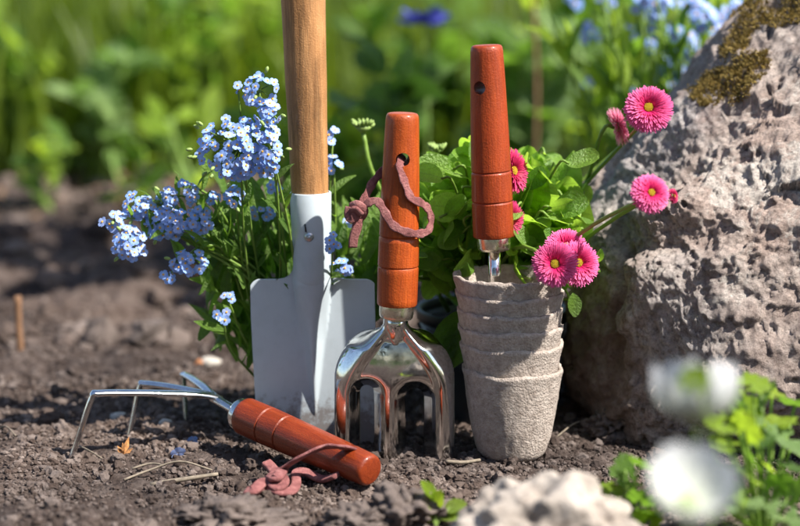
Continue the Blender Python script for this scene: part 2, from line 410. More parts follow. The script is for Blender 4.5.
STRAW = plain('straw', (0.19, 0.155, 0.115), 0.8, 0, 300, 0.35)
BARK = plain('twig_bark', (0.22, 0.115, 0.06), 0.85, 0, 300, 0.4, 0.001)
DRY = plain('dry_leaf', (0.38, 0.17, 0.055), 0.8, 0, 300, 0.45, 0.001)

# ------------------------------------------------------------------ ground
def ground_h(x, y):
    x = np.atleast_1d(np.asarray(x, float)); y = np.atleast_1d(np.asarray(y, float))
    p = np.stack([x, y, np.zeros_like(x)], 1)
    far = smooth(0.18, 0.6, y); tools = np.exp(-((x - 0.02) / 0.22) ** 2 - ((y - 0.02) / 0.06) ** 2)
    h = fbm(p * 9, 3, 3) * (0.010 + 0.016 * far) * (1 - 0.75 * tools)
    h += fbm(p * 38, 3, 9) * (0.0042 + 0.006 * far) * (1 - 0.4 * tools)
    h += (0.55 - worley(p * 75, 5)) * 0.0040 + (0.5 - worley(p * 170, 6)) * 0.0018
    h += 0.008 * np.exp(-((x + 0.20) / 0.10) ** 2 - ((y + 0.115) / 0.05) ** 2) + 0.006 * np.exp(-((x + 0.02) / 0.07) ** 2 - ((y + 0.125) / 0.03) ** 2)
    return h * smooth(60, 6, np.hypot(x, y)) - 0.001
def gz(x, y): return float(ground_h(x, y)[0])
def axis(lo, hi, st, ends, gmul=1.16):
    v = list(np.arange(lo, hi, st)); s = st; a_, b_ = lo, v[-1]; L = []; H = []
    while a_ > ends[0]: s *= gmul; a_ -= s; L.append(a_)
    s = st
    while b_ < ends[1]: s *= gmul; b_ += s; H.append(b_)
    return np.array(L[::-1] + v + H)
xs = axis(-0.36, 0.36, 0.0021, (-90, 90)); ys = axis(-0.30, 0.50, 0.0022, (-40, 140), 1.10)
XX, YY = np.meshgrid(xs, ys); ZZ = ground_h(XX.ravel(), YY.ravel())
Vg = np.stack([XX.ravel(), YY.ravel(), ZZ], 1); nx, ny = len(xs), len(ys)
ii = (np.arange(ny - 1)[:, None] * nx + np.arange(nx - 1)[None]).ravel()
Fg = np.stack([ii, ii + 1, ii + nx + 1, ii + nx], 1)
tag(link('ground', new_mesh('ground', Vg, Fg, SOIL)), kind='structure')

# crumbs and clods of soil
def ico(sub_):
    b = bmesh.new(); bmesh.ops.create_icosphere(b, subdivisions=sub_, radius=1.0)
    V = np.array([v.co[:] for v in b.verts]); F = np.array([[v.index for v in f.verts] for f in b.faces]); b.free(); return V, F
def scatter(n, sub_, xr, yr, smin, smax, pw, sink=0.15, seed=1):
    rg = np.random.default_rng(seed); V0, F0 = ico(sub_)
    y = rg.uniform(*yr, n); d = (y - CAM_Y); x = rg.uniform(-1, 1, n) * (xr[1] + 0.24 * np.maximum(0, d - 1.1)) + xr[0]
    s = smin + (smax - smin) * rg.random(n) ** pw
    keep = rg.random(n) < np.clip(0.55 + 1.5 * noise(np.stack([x, y, x * 0], 1) * 16, 77), 0.12, 1)
    x, y, s = x[keep], y[keep], s[keep]; n = len(x)
    z = ground_h(x, y) + s * (0.5 - sink)
    sc = s[:, None, None] * rg.uniform(0.6, 1.15, (n, 1, 3)) * np.array([1, 1, 0.85])
    q = rg.normal(size=(n, 4)); q /= np.linalg.norm(q, axis=1)[:, None]; w_, a_, b_, c_ = q.T
    Rm = np.stack([np.stack([1 - 2 * (b_ * b_ + c_ * c_), 2 * (a_ * b_ - c_ * w_), 2 * (a_ * c_ + b_ * w_)], 1),
                   np.stack([2 * (a_ * b_ + c_ * w_), 1 - 2 * (a_ * a_ + c_ * c_), 2 * (b_ * c_ - a_ * w_)], 1),
                   np.stack([2 * (a_ * c_ - b_ * w_), 2 * (b_ * c_ + a_ * w_), 1 - 2 * (a_ * a_ + b_ * b_)], 1)], 1)
    if sub_ == 1: V = V0[None] * rg.uniform(0.6, 1.25, (n, len(V0), 1))
    else:
        off = rg.uniform(0, 500, (n, 1, 3)); pp = (V0[None] * 1.3 + off).reshape(-1, 3)
        V = V0[None] * (1 + 0.55 * noise(pp, 4) + 0.40 * noise(pp * 2.7, 5)).reshape(n, -1, 1)
    V = np.einsum('nij,nvj->nvi', Rm, V) * sc + np.stack([x, y, z], 1)[:, None, :]
    F = F0[None] + (np.arange(n) * len(V0))[:, None, None]
    return V.reshape(-1, 3), F.reshape(-1, 3)
def join(parts):
    Vs, Fs, b = [], [], 0
    for V, F in parts: Vs.append(V); Fs.append(F + b); b += len(V)
    return np.concatenate(Vs), np.concatenate(Fs)
V, F = join([scatter(70000, 1, (0, 0.30), (-0.22, 0.22), 0.0006, 0.0021, 1.8, seed=11), scatter(16000, 1, (0, 0.31), (0.2, 0.5), 0.001, 0.0028, 1.8, seed=16),
             scatter(9000, 2, (0, 0.31), (-0.24, 0.55), 0.0016, 0.0050, 2.0, 0.3, seed=12),
             scatter(9000, 2, (0, 0.30), (-0.22, 0.16), 0.0010, 0.0028, 1.8, 0.12, seed=19), scatter(420, 2, (0.0, 0.045), (0.0, 0.034), 0.0014, 0.0042, 1.6, 0.1, seed=23), scatter(300, 2, (0.05, 0.03), (-0.005, 0.03), 0.0012, 0.0036, 1.6, 0.1, seed=24), scatter(420, 3, (0, 0.31), (-0.22, 0.55), 0.004, 0.010, 2.2, 0.5, seed=13),
             scatter(2600, 2, (0, 0.36), (0.35, 1.7), 0.004, 0.017, 2.0, 0.3, seed=14)])
tag(link('soil_crumbs', new_mesh('soil_crumbs', V, F, CRUMB, sm=False)), kind='stuff')

def blob(sub_, rad, c, seed, a1=0.35, f1=1.6, a2=0.14, f2=4.5, flat=None):
    V, F = ico(sub_); off = seed * 13.7
    r = 1 + a1 * noise(V * f1 + off, seed) + a2 * noise(V * f2 + off, seed + 1) + a2 * 0.5 * noise(V * f2 * 2.4 + off, seed + 2)
    V = V * r[:, None] * np.array(rad)
    return V + np.array(c), F

# ------------------------------------------------------------------ boulder
RY = 0.165
rc = P(800, 270, RY); rs = px_size(RY)
outl = [(905, -80), (830, -70), (790, -45), (765, -8), (742, 18), (722, 38), (706, 60), (694, 92), (672, 108), (655, 130), (637, 145), (612, 176),
        (592, 196), (576, 226), (569, 262), (573, 300), (574, 345), (578, 385), (590, 420), (612, 448), (650, 475), (720, 490), (800, 495), (900, 490), (1010, 450), (1060, 330), (1050, 160), (990, 0)]
ang = np.array([math.atan2(270 - y, x - 800) for x, y in outl]); rad = np.array([math.hypot(x - 800, y - 270) for x, y in outl]) * rs
o_ = np.argsort(ang); ang, rad = ang[o_], rad[o_]
ang = np.concatenate([ang - 2 * np.pi, ang, ang + 2 * np.pi]); rad = np.tile(rad, 3)
D, Fr = ico(8)
th = np.arctan2(D[:, 2], D[:, 0]); s_ = np.hypot(D[:, 0], D[:, 2])
Rr = np.interp(th, ang, rad)
sx = np.sin(np.arctan2(s_, np.abs(D[:, 1]))) ** 0.72; cy = np.sign(D[:, 1]) * np.abs(D[:, 1]) ** 0.85
V = np.stack([np.cos(th) * Rr * sx, cy * 0.20, np.sin(th) * Rr * sx], 1)
for nrm, dd, k in (((-0.88, -0.48, -0.05), 0.168, 0.85), ((-0.20, -0.93, 0.30), 0.132, 0.92), ((-0.42, -0.62, 0.66), 0.126, 0.85), ((0.25, -0.92, 0.25), 0.165, 0.8)):
    nv = np.array(nrm); nv /= np.linalg.norm(nv); e = V @ nv - dd; V = V - nv * (np.maximum(e, 0) * k)[:, None]
rgk = np.random.default_rng(12)
for _ in range(46):                                             # chipped facets
    nv = rgk.normal(size=3); nv[1] = -abs(nv[1]) - 0.4; nv /= np.linalg.norm(nv)
    pr = V @ nv; e = pr - np.quantile(pr, 0.9995) * rgk.uniform(0.90, 0.975); V = V - nv * (np.maximum(e, 0) * 0.8)[:, None]
nrm = V / np.linalg.norm(V, axis=1)[:, None]
p = V + 3.0
px_, py_ = proj(V + np.array(rc))
st = np.stack([p[:, 0] * 0.8 + p[:, 2] * 0.6, p[:, 1], p[:, 2] * 0.8 - p[:, 0] * 0.6], 1)
h = (ridged(p * 8, 3, 21) - 0.8) * 0.0042 + fbm(p * 24, 4, 31) * 0.0016
t_ = st * np.array([6, 6, 22.0]) + 0.35 * fbm(p * 18, 3, 71)[:, None]; lay = noise(t_, 72); h += 0.0034 * (smooth(-0.12, 0.10, lay) - 0.5)      # ledges between layers
w3 = np.abs(noise(p * 9 + 0.25 * np.stack([fbm(p * 30, 3, 5), fbm(p * 30, 3, 6), fbm(p * 30, 3, 7)], 1), 73)); h += -0.0050 * np.exp(-(w3 / 0.014) ** 2) * smooth(0.0, 0.3, noise(p * 6, 95))   # cracks
wq = np.stack([fbm(p * 45, 3, 8), fbm(p * 45, 3, 18), fbm(p * 45, 3, 28)], 1)
h += fracture(p * 17 + 0.35 * wq, 41, 1.3) * 0.0048 + fracture(p * 50 + 0.45 * wq, 43, 1.4) * 0.0013 + fracture(p * 130 + 0.5 * wq, 45, 1.4) * 0.0005
wl2 = worley(p * 105 + 1.2 * wq, 42); h += -smooth(0.40, 0.05, wl2) * 0.0009 * smooth(0.15, 0.45, noise(p * 17, 92)) + fbm(p * 110, 4, 51, 0.65) * 0.0020 + (ridged(p * 50 + wq * 0.9, 5, 61) - 0.8) * 0.0008 * (0.4 + 0.9 * smooth(-0.3, 0.3, noise(p * 8, 93)))
# the crack down the left of the face and the ledge above it
crx = 617 + 5 * noise(np.stack([py_ * 0.03, py_ * 0, py_ * 0], 1), 5) * 2
h += -0.010 * np.exp(-((px_ - crx) / 5.0) ** 2) * smooth(225, 250, py_) * smooth(400, 340, py_) * (V[:, 1] < 0.02)
led = 212 + (px_ - 640) * -0.10
h += (0.009 * np.exp(-((py_ - led) / 16.0) ** 2) - 0.008 * np.exp(-((py_ - led - 34) / 16.0) ** 2)) * smooth(610, 640, px_) * smooth(735, 700, px_) * (V[:, 1] < 0.02)
V = V + nrm * h[:, None]
rockV = V + np.array(rc)
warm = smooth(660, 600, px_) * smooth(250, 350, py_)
RB = Vector((rc.x, RY, 0.0))
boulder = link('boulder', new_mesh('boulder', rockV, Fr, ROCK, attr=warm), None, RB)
tag(boulder, 'big grey porous boulder with moss on its ridge, right of the pots', 'boulder')
# moss on the ridge
rg_m = np.random.default_rng(4)
def inpoly(px, py, poly):
    c = np.zeros(len(px), bool); j = len(poly) - 1
    for i in range(len(poly)):
        xi, yi = poly[i]; xj, yj = poly[j]
        c ^= ((yi > py) != (yj > py)) & (px < (xj - xi) * (py - yi) / (yj - yi + 1e-9) + xi); j = i
    return c
fn = np.cross(rockV[Fr[:, 1]] - rockV[Fr[:, 0]], rockV[Fr[:, 2]] - rockV[Fr[:, 0]]); ar = np.linalg.norm(fn, axis=1); fn /= ar[:, None] + 1e-12
fcn = rockV[Fr].mean(1); fx, fy = proj(fcn); fx = fx + 16 * fbm(fcn * 45, 3, 6); fy = fy + 16 * fbm(fcn * 45, 3, 7)
m = inpoly(fx, fy, [(745, 0), (800, -20), (820, 16), (790, 26), (757, 22), (738, 52), (722, 62), (728, 40)]) | \
    inpoly(fx, fy, [(688, 96), (706, 76), (735, 60), (770, 50), (768, 66), (742, 82), (746, 92), (716, 108), (698, 104)])
m &= (fn[:, 1] < 0.45) & (fn[:, 2] > -0.25) & (fbm(fcn * 60, 3, 3) + rg_m.normal(size=len(fcn)) * 0.22 > -0.30)
idx = np.where(m)[0]; rg = np.random.default_rng(3)
if len(idx) > 4600: idx = rg.choice(idx, 4600, replace=False)
mv, mf = [], []
for i in idx:
    base = Vector(fcn[i]); nv = Vector(fn[i])
    for k in range(5):
        d = (nv + Vector((rg.normal() * 0.5, rg.normal() * 0.5, rg.normal() * 0.5 + 0.35))).normalized()
        L = rg.uniform(0.0010, 0.0030); w = d.orthogonal().normalized() * 0.00045
        b0 = base + Vector((rg.normal(), rg.normal(), rg.normal())) * 0.0010; b_ = len(mv)
        w2 = d.cross(w); mv += [b0 + w, b0 - w * 0.5 + w2 * 0.9, b0 - w * 0.5 - w2 * 0.9, b0 + d * L]
        mf += [(b_, b_ + 1, b_ + 3), (b_ + 1, b_ + 2, b_ + 3), (b_ + 2, b_, b_ + 3)]
mo = link('moss', new_mesh('moss', np.array([v[:] for v in mv]), np.array(mf), MOSS, sm=False), boulder); mo['kind'] = 'stuff'

# ------------------------------------------------------------------ sheet metal from an outline
def sheet(sdf, hfun, bounds, step, Y, th, conv=None):
    """a pressed sheet: sdf(px, py) < 0 inside, hfun = depth in metres (+ away from the viewer); closed with thickness th"""
    x0, x1, y0, y1 = bounds; gx = np.arange(x0, x1 + step, step); gy = np.arange(y0, y1 + step, step)
    X, Yp = np.meshgrid(gx, gy); X = X.ravel().astype(float); Yp = Yp.ravel().astype(float); d = sdf(X, Yp)
    e = 0.05; near0 = (d > 0) & (d < step * 1.5)
    for _ in range(3):
        near = near0
        gxx = (sdf(X + e, Yp) - sdf(X - e, Yp)) / (2 * e); gyy = (sdf(X, Yp + e) - sdf(X, Yp - e)) / (2 * e); gn = gxx ** 2 + gyy ** 2 + 1e-6
        X = np.where(near, X - d * gxx / gn, X); Yp = np.where(near, Yp - d * gyy / gn, Yp); d = np.where(near, sdf(X, Yp), d)
    d = np.where(near0, 0.0, d); ok = d <= 1e-6; nx = len(gx); ny = len(gy)
    i0 = (np.arange(ny - 1)[:, None] * nx + np.arange(nx - 1)[None]).ravel(); Q = np.stack([i0, i0 + nx, i0 + nx + 1, i0 + 1], 1)
    snap = d == 0; Q = Q[ok[Q].all(1) & ~snap[Q].all(1)]
    used = np.unique(Q); mp = np.full(nx * ny, -1); mp[used] = np.arange(len(used)); Q = mp[Q]; X, Yp = X[used], Yp[used]
    hh = hfun(X, Yp)
    W_ = np.array([P(a, b, Y)[:] for a, b in zip(X, Yp)]); W_[:, 1] += hh
    # normals
    fnn = np.cross(W_[Q[:, 1]] - W_[Q[:, 0]], W_[Q[:, 3]] - W_[Q[:, 0]]); vn = np.zeros_like(W_)
    for k in range(4): np.add.at(vn, Q[:, k], fnn)
    vn /= np.linalg.norm(vn, axis=1)[:, None] + 1e-15
    if vn[:, 1].mean() > 0: vn = -vn; Q = Q[:, ::-1]
    n = len(W_); Vb = W_ - vn * th
    ed = {}
    for q in Q:
        for k in range(4):
            a_, b_ = int(q[k]), int(q[(k + 1) % 4]); ed[(a_, b_)] = 1
    S = [(b_, a_, a_ + n, b_ + n) for (a_, b_) in ed if (b_, a_) not in ed]
    return np.concatenate([W_, Vb]), np.concatenate([Q, Q[:, ::-1] + n, np.array(S, int).reshape(-1, 4)])
def sd_box(x, y, cx, cy, hx, hy, r):
    qx = np.abs(x - cx) - hx + r; qy = np.abs(y - cy) - hy + r
    return np.hypot(np.maximum(qx, 0), np.maximum(qy, 0)) + np.minimum(np.maximum(qx, qy), 0) - r
def smin(a, b, k):
    h = np.clip(0.5 + 0.5 * (b - a) / k, 0, 1); return b * (1 - h) + a * h - k * h * (1 - h)

# ------------------------------------------------------------------ garden spade
SY = 0.070; sp = px_size(SY)
root = thing('garden_spade', 'white enamelled garden spade with pale wooden shaft, stuck upright in soil', 'spade', (P(314, 440, SY).x, SY, 0))
def spcx(y): return 310.5 + (y - 196) * 0.022
def sp_sdf(x, y):
    c = spcx(y); blade_ = sd_box(x, y, c + 0.5, 376, 63.5 - np.maximum(0, y - 285) * 0.032, 97, 11)
    low = np.hypot((x - c) / 1.0, np.maximum(y - 425, 0) * 1.25) - 62          # rounded point, below ground
    sock = sd_box(x, y, c, 262, 18.5, 20, 1)
    return smin(np.maximum(blade_, low), sock, 17)
def sp_h(x, y):
    c = spcx(y); r = np.where(y < 283, 18.9, 18.9 * np.clip(1 - (y - 283) / 134, 0, 1) ** 0.8)
    r = np.maximum(r, 0.02); t = np.clip(np.abs(x - c) / (r * 1.04), 0, 1)
    b = r * (np.sqrt(np.maximum(0, 1 - t * t)) * smooth(345, 283, y) + (1 - smooth(0, 1, t)) * smooth(283, 345, y) * 0.85)
    dish = 0.0020 * ((x - c) / 60) ** 2
    b = b * (1 - 0 * x)
    return -b * sp - dish + 0.0008 * np.sin(y * 0.03) 
V, F = sheet(sp_sdf, sp_h, (242, 386, 238, 480), 1.0, SY, 0.0014)
link('blade', new_mesh('blade', V, F, ENAMEL), root)
mb = MB(); A, B = P(spcx(196), 192, SY), P(spcx(300), 300, SY); L = (B - A).length; r0, r1 = 20.7 * sp, 15.0 * sp
mb.lathe([(0, r0 - 0.0013), (0.0, r0 - 0.0004), (0.0006, r0), (L * 0.35, r0 * 0.5 + 18.9 * sp * 0.5), (L * 0.62, 19.15 * sp), (L * 0.78, 18.95 * sp), (L, r1), (L, r1 - 0.002), (0.004, r0 - 0.0014), (0, r0 - 0.0013)], A, B, 48, caps=False)
so = part('socket', mb, ENAMEL, root)
mb = MB(); T, B2 = P(296, -210, SY), P(spcx(240), 240, SY); L = (B2 - T).length
prof = [(0, 0.0165)] + [(L * k / 14, (0.0165 + (0.01135 - 0.0165) * (k / 14) ** 1.0) + 0.00012 * math.sin(k * 2.3)) for k in range(1, 15)]
mb.lathe(prof, T, B2, 48)
WOODPALE = wood('pale_wood', [(0.25, (0.33, 0.145, 0.05)), (0.5, (0.50, 0.245, 0.095)), (0.75, (0.60, 0.33, 0.145))], (B2 - T), 0.12, 0.5, spade_stain)
part('shaft', mb, WOODPALE, root)
q = P(310, 234, SY); q.y -= 20.0 * sp; mb = MB()
mb.lathe([(0, 0.0033), (0.0008, 0.0032), (0.0016, 0.0022), (0.0019, 0.0008)], q + Vector((0, 0.0012, 0)), q - Vector((0, 1, 0)), 16)
mb.lathe([(0, 0.0012), (0.0009, 0.0010), (0.0013, 0.0003)], q - Vector((0, 0.0004, 0)), q - Vector((0, 1, 0.1)), 10)
part('rivet', mb, RIVET, root)
mb = MB(); mb.tube([P(306, 221, SY) - Vector((0, 19.3 * sp, 0)), P(307, 229, SY) - Vector((0, 19.5 * sp, 0))], 0.0006, 6)
part('slit_shade_strip', mb, PLASTIC, root)  # dark strip set on the socket for the shade inside the gap

# ------------------------------------------------------------------ turned handles with a cord hole
def handle(name, parent, top, bot, r_top, r_bot, grooves, holes, mat, bulge=0.0):
    top, bot = Vector(top), Vector(bot); L = (bot - top).length; prof = []
    ks = sorted(set([i / 30 for i in range(31)] + [g_ + e for g_ in grooves for e in (-0.0075, -0.004, 0.0, 0.004, 0.0075)]))
    for k in ks:
        r = r_top + (r_bot - r_top) * min(1, k * 1.25) ** 0.9 + bulge * math.sin(k * math.pi)
        for g_ in grooves:
            if abs(k - g_) < 0.0055: r -= 0.0007 * (1 - (abs(k - g_) / 0.0055) ** 2)
        if k < 1e-6: prof += [(0, r - 0.0022), (0.0004, r - 0.0010), (0.0016, r - 0.0002)]; continue
        if k > 1 - 1e-6: prof += [(L - 0.0010, r), (L - 0.0002, r - 0.0005), (L, r - 0.0012)]; continue
        if L * k < 0.0025: continue
        prof.append((L * k, r))
    mb = MB(); mb.lathe(prof, top, bot, 56); o = part(name, mb, mat, parent)
    me = o.data
    if holes:
        base = root_loc(parent)
        for c, d, r in holes:
            cb = MB(); c = Vector(c) - base; d = Vector(d).normalized(); cb.lathe([(0, r * 1.25), (0.003, r), (0.052, r), (0.055, r * 1.25)], c - d * 0.0275, c + d, 20)
            cm = cb.mesh('cutter', mat); co = bpy.data.objects.new('cutter', cm); COL.objects.link(co); co.location = base
            md = o.modifiers.new('b', 'BOOLEAN'); md.object = co; md.operation = 'DIFFERENCE'; md.solver = 'EXACT'
            bpy.context.view_layer.update(); dg = bpy.context.evaluated_depsgraph_get()
            nm = bpy.data.meshes.new_from_object(o.evaluated_get(dg)); o.modifiers.clear(); o.data = nm; nm.name = name
            bpy.data.objects.remove(co)
        try:
            bm = bmesh.new(); bm.from_mesh(o.data)
            for e in bm.edges:
                if len(e.link_faces) == 2 and e.calc_face_angle(0) > R(38): e.smooth = False
            bm.to_mesh(o.data); bm.free()
        except Exception as ex: print(ex)
    return o

# ------------------------------------------------------------------ hand fork
FY = 0.022; fp = px_size(FY)
root = thing('hand_fork', 'chrome three pronged hand fork standing upright, pink cord through its red handle', 'hand fork', (P(395, 465, FY).x, FY, 0))
TOP, BOT = P(402.5, 113, FY), P(397, 305, FY)
REDW1 = wood('red_wood', [(p_, (c_[0] * 1.2, c_[1] * 1.35, c_[2] * 1.2)) for p_, c_ in RED], BOT - TOP, 0.15, 0.42)
hole = P(402, 157, FY)
handle('handle', root, TOP, BOT, 16.3 * fp, 20.2 * fp, [0.637, 0.795], [(hole, (-0.05, 1, 0.05), 0.0043)], REDW1, 0.0004)
mb = MB(); A, B = P(397, 303, FY), P(395.8, 319, FY)
mb.lathe([(0, 17.2 * fp), (0.0012, 17.6 * fp), (0.0062, 17.4 * fp), (0.0084, 17.0 * fp), (0.0096, 15.6 * fp), (0.0098, 9 * fp)], A, B, 40)
part('ferrule', mb, BRASS, root)
fcx = 394.5
def fk_out(x, y):
    dome = np.hypot(np.abs(x - fcx), np.minimum(y - 380, 0) * 1.17) - 60.5
    neck = sd_box(x, y, 395.5, 325, 12.5, 14, 3)
    return smin(np.where(y > 380, np.abs(x - fcx) - 60.5, dome), neck, 9)
def fk_slot(x, y):
    a_ = sd_box(x, y, 366.5, 470, 7.0, 79, 7.0); b_ = sd_box(x, y, 414.8, 472, 9.2, 78, 8.5); return np.minimum(a_, b_)
def fk_sdf(x, y): return np.maximum(fk_out(x, y), -fk_slot(x, y))
def fk_h(x, y):
    ds = np.maximum(fk_slot(x, y), 0); do = np.maximum(-fk_out(x, y), 0)
    t = 11.5 - ds; flange = 1.9 * (t + np.sqrt(t * t + 5.0)) / 2
    ro = 12.0; t2 = np.clip((ro - do) / ro, 0, 1); edge = ro * 0.8 * (1 - np.sqrt(np.maximum(0, 1 - t2 * t2 * 0.99)))
    ax = np.abs(x - fcx)
    rid = 7 + 40 * smooth(322, 392, y) ** 0.75                 # the two ridges that run from neck to outer prongs
    hol = 11.0 * smooth(rid + 2, rid - 10, ax) * smooth(322, 345, y) + 0.0024 * np.maximum(0, 390 - y) ** 2 * smooth(rid + 4, rid - 10, ax)
    side = 15.0 * smooth(rid + 2, rid + 32, ax) * smooth(425, 355, y) + 7.0 * smooth(350, 318, y) * (ax / 12) ** 2
    crown = 9.0 * ((x - fcx) / 60) ** 2
    return (flange + edge * 0.9 + hol + side + crown - 9.0 + 0.02 * (y - 400)) * fp
V, F = sheet(fk_sdf, fk_h, (328, 462, 312, 486), 0.7, FY, 0.0010)
link('prongs', new_mesh('prongs', V, F, CHROME), root)
mb = MB(); mb.lathe([(0, 11 * fp), (0.006, 10.5 * fp), (0.014, 8 * fp), (0.019, 3 * fp)], P(395.8, 316, FY) + Vector((0, 0.002, 0)), P(395.2, 350, FY) + Vector((0, 0.003, 0)), 24)
part('neck', mb, CHROME, root)
def cord(name, parent, pts, wr=0.0026, flat=0.42, up=(0, -1, 0)):
    mb = MB()
    for q in pts: mb.tube(spline(q, 7), [wr * (1 + 0.12 * math.sin(i * 1.7)) for i in range(len(spline(q, 7)))], 10, flat, up)
    return part(name, mb, LEATHER, parent)
hr = 17 * fp
def pf(x, y, f): return P(x, y, FY) - Vector((0, hr * f, 0))
mb = MB()
loop = [pf(359, 212, 0.5), pf(367, 202, 0.75), pf(377, 199, 0.95), pf(384, 208, 1.12), pf(392, 221, 1.22), pf(404, 228, 1.25), pf(418, 231, 1.05), pf(428, 229, 0.6),
        pf(431, 219, 0.35), pf(428, 208, 0.5), pf(421, 201, 0.85), pf(411, 195, 1.15), pf(405, 181, 1.15), pf(400, 166, 1.1), pf(400.5, 159, 0.85), pf(402, 157, 0.1),
        pf(402, 157, -1.0), pf(396, 163, -1.15), pf(384, 172, -0.9), pf(373, 183, -0.3), pf(366, 196, 0.2), pf(359, 208, 0.4)]
s_ = spline(loop, 7); mb.tube(s_, [0.0026 * (1 + 0.14 * math.sin(i * 0.9) + 0.05 * math.sin(i * 2.3)) for i in range(len(s_))], 10, 0.24, (0.3, -0.6, 0.8))
kn = [pf(351, 206, 0.5), pf(358, 203, 0.85), pf(364, 209, 0.75), pf(360, 217, 0.5), pf(353, 214, 0.75), pf(355, 207, 0.95), pf(362, 213, 0.95)]
s_ = spline(kn, 6); mb.tube(s_, 0.0030, 10, 0.5, (0, -1, 0.3))
for tl in ([pf(359, 214, 0.6), pf(357, 226, 0.65), pf(354, 236, 0.6), pf(353, 246, 0.5)], [pf(358, 211, 0.8), pf(352, 216, 0.9), pf(349, 212, 0.8), pf(350, 205, 0.75)]):
    s_ = spline(tl, 5); mb.tube(s_, [0.0034 - 0.0006 * i / len(s_) for i in range(len(s_))], 10, 0.35, (0.3, -1, 0))
part('cord', mb, LEATHER, root)

# ------------------------------------------------------------------ tool standing in the pots
GY = 0.034; gp = px_size(GY)
root = thing('garden_tool', 'red handled hand tool standing upright in the stack of pots', 'hand tool', (P(494, 285, GY).x, GY, 0.06))
TOP, BOT = P(486.5, 45, GY), P(493.5, 237, GY)
REDW2 = wood('red_wood_dark', [(p_, (c_[0] * 0.93, c_[1] * 0.86, c_[2])) for p_, c_ in RED], BOT - TOP, 0.12, 0.45)
handle('handle', root, TOP, BOT, 15.8 * gp, 20.2 * gp, [0.655, 0.812], [(P(486.5, 87, GY), (0.48, 0.88, 0.0), 0.0041)], REDW2, 0.0003)
mb = MB(); mb.lathe([(0, 16.6 * gp), (0.0010, 17 * gp), (0.0070, 16.4 * gp), (0.0086, 15.6 * gp), (0.0090, 14 * gp), (0.0090, 6 * gp)], P(493.5, 236, GY), P(494, 252, GY), 40)
part('ferrule', mb, BRASS, root)
mb = MB(); mb.lathe([(0, 6.3 * gp), (0.02, 6.0 * gp), (0.05, 4.6 * gp), (0.075, 2.5 * gp)], P(494, 249, GY), P(495, 285, GY), 20)
part('shank', mb, CHROME, root)

# ------------------------------------------------------------------ nested peat pots
PY_ = 0.036; pp_ = px_size(PY_)
rims = [(457, 567, 284), (459, 567, 301), (460, 567, 318), (461.5, 567, 335), (463, 566, 353), (465, 566, 378)]
words_ = ['topmost grey peat pot of the stack, its open rim holding the tool', 'second peat pot from the top of the nested grey stack', 'third peat pot from the top of the nested grey stack',
          'fourth peat pot from the top of the nested grey stack', 'fifth peat pot of the stack, just above the bottom one', 'lowest grey peat pot, its whole side showing, standing on the soil']
for k, (xa, xb, yr) in enumerate(rims):
    cx = (xa + xb) / 2; r0 = (xb - xa) / 2 * pp_
    ctr = P(cx, yr, PY_ - r0); ctr.y = PY_                       # front lip shows at yr
    H = 0.058; rb = r0 * 0.60; seg, rows = 96, 26; th = 0.0021; Vp = []; rg = np.random.default_rng(50 + k)
    rot = rg.uniform(0, 6.28)
    for side in (0, 1):
        for j in range(rows + 1):
            t = j / rows if side == 0 else 1 - j / rows
            for q_ in range(seg):
                an = 2 * math.pi * q_ / seg; f = (1 - t)
                z = ctr.z - H * f; r = rb + (r0 - rb) * (1 - f) ** (0.75 if k < 5 else 0.55) * 1.0
                if side: r -= th; z = max(z, ctr.z - H + th)
                Vp.append((an, z, r, t, side))
    Vp = np.array(Vp); pn = np.stack([np.cos(Vp[:, 0] + rot) * 1.3, np.sin(Vp[:, 0] + rot) * 1.3, Vp[:, 1] * 30 + 9 * k], 1)
    wob = noise(pn, 60 + k); fine = noise(pn * np.array([5, 5, 2.5]), 70 + k); fine2 = noise(pn * np.array([14, 14, 7.0]), 80 + k)
    rimn = np.stack([np.cos(Vp[:, 0] + rot) * 1.6, np.sin(Vp[:, 0] + rot) * 1.6, 0 * Vp[:, 0] + 9 * k], 1)
    dz = Vp[:, 3] ** 6 * (0.0020 * noise(rimn, 90 + k) + 0.0011 * noise(rimn * 4, 95 + k) + 0.0005 * noise(rimn * 14, 96 + k))
    rr = Vp[:, 2] + 0.0011 * wob * Vp[:, 3] + 0.00055 * fine + 0.0003 * fine2 + 0.0005 * np.exp(-((Vp[:, 3] - 0.965) / 0.035) ** 2) * (Vp[:, 4] == 0)
    Vw = np.stack([ctr.x + np.cos(Vp[:, 0]) * rr, ctr.y + np.sin(Vp[:, 0]) * rr, Vp[:, 1] + dz], 1); Fp = []
    tot = 2 * (rows + 1)
    for j in range(tot - 1):
        for q_ in range(seg): Fp.append((j * seg + q_, j * seg + (q_ + 1) % seg, (j + 1) * seg + (q_ + 1) % seg, (j + 1) * seg + q_))
    Fp += [tuple(range(seg))[::-1], tuple((tot - 1) * seg + q_ for q_ in range(seg))]
    o = link('peat_pot', new_mesh('peat_pot', Vw, Fp, PEAT), None, (ctr.x, ctr.y, ctr.z - H))
    tag(o, words_[k], 'plant pot', 'nested peat pots')

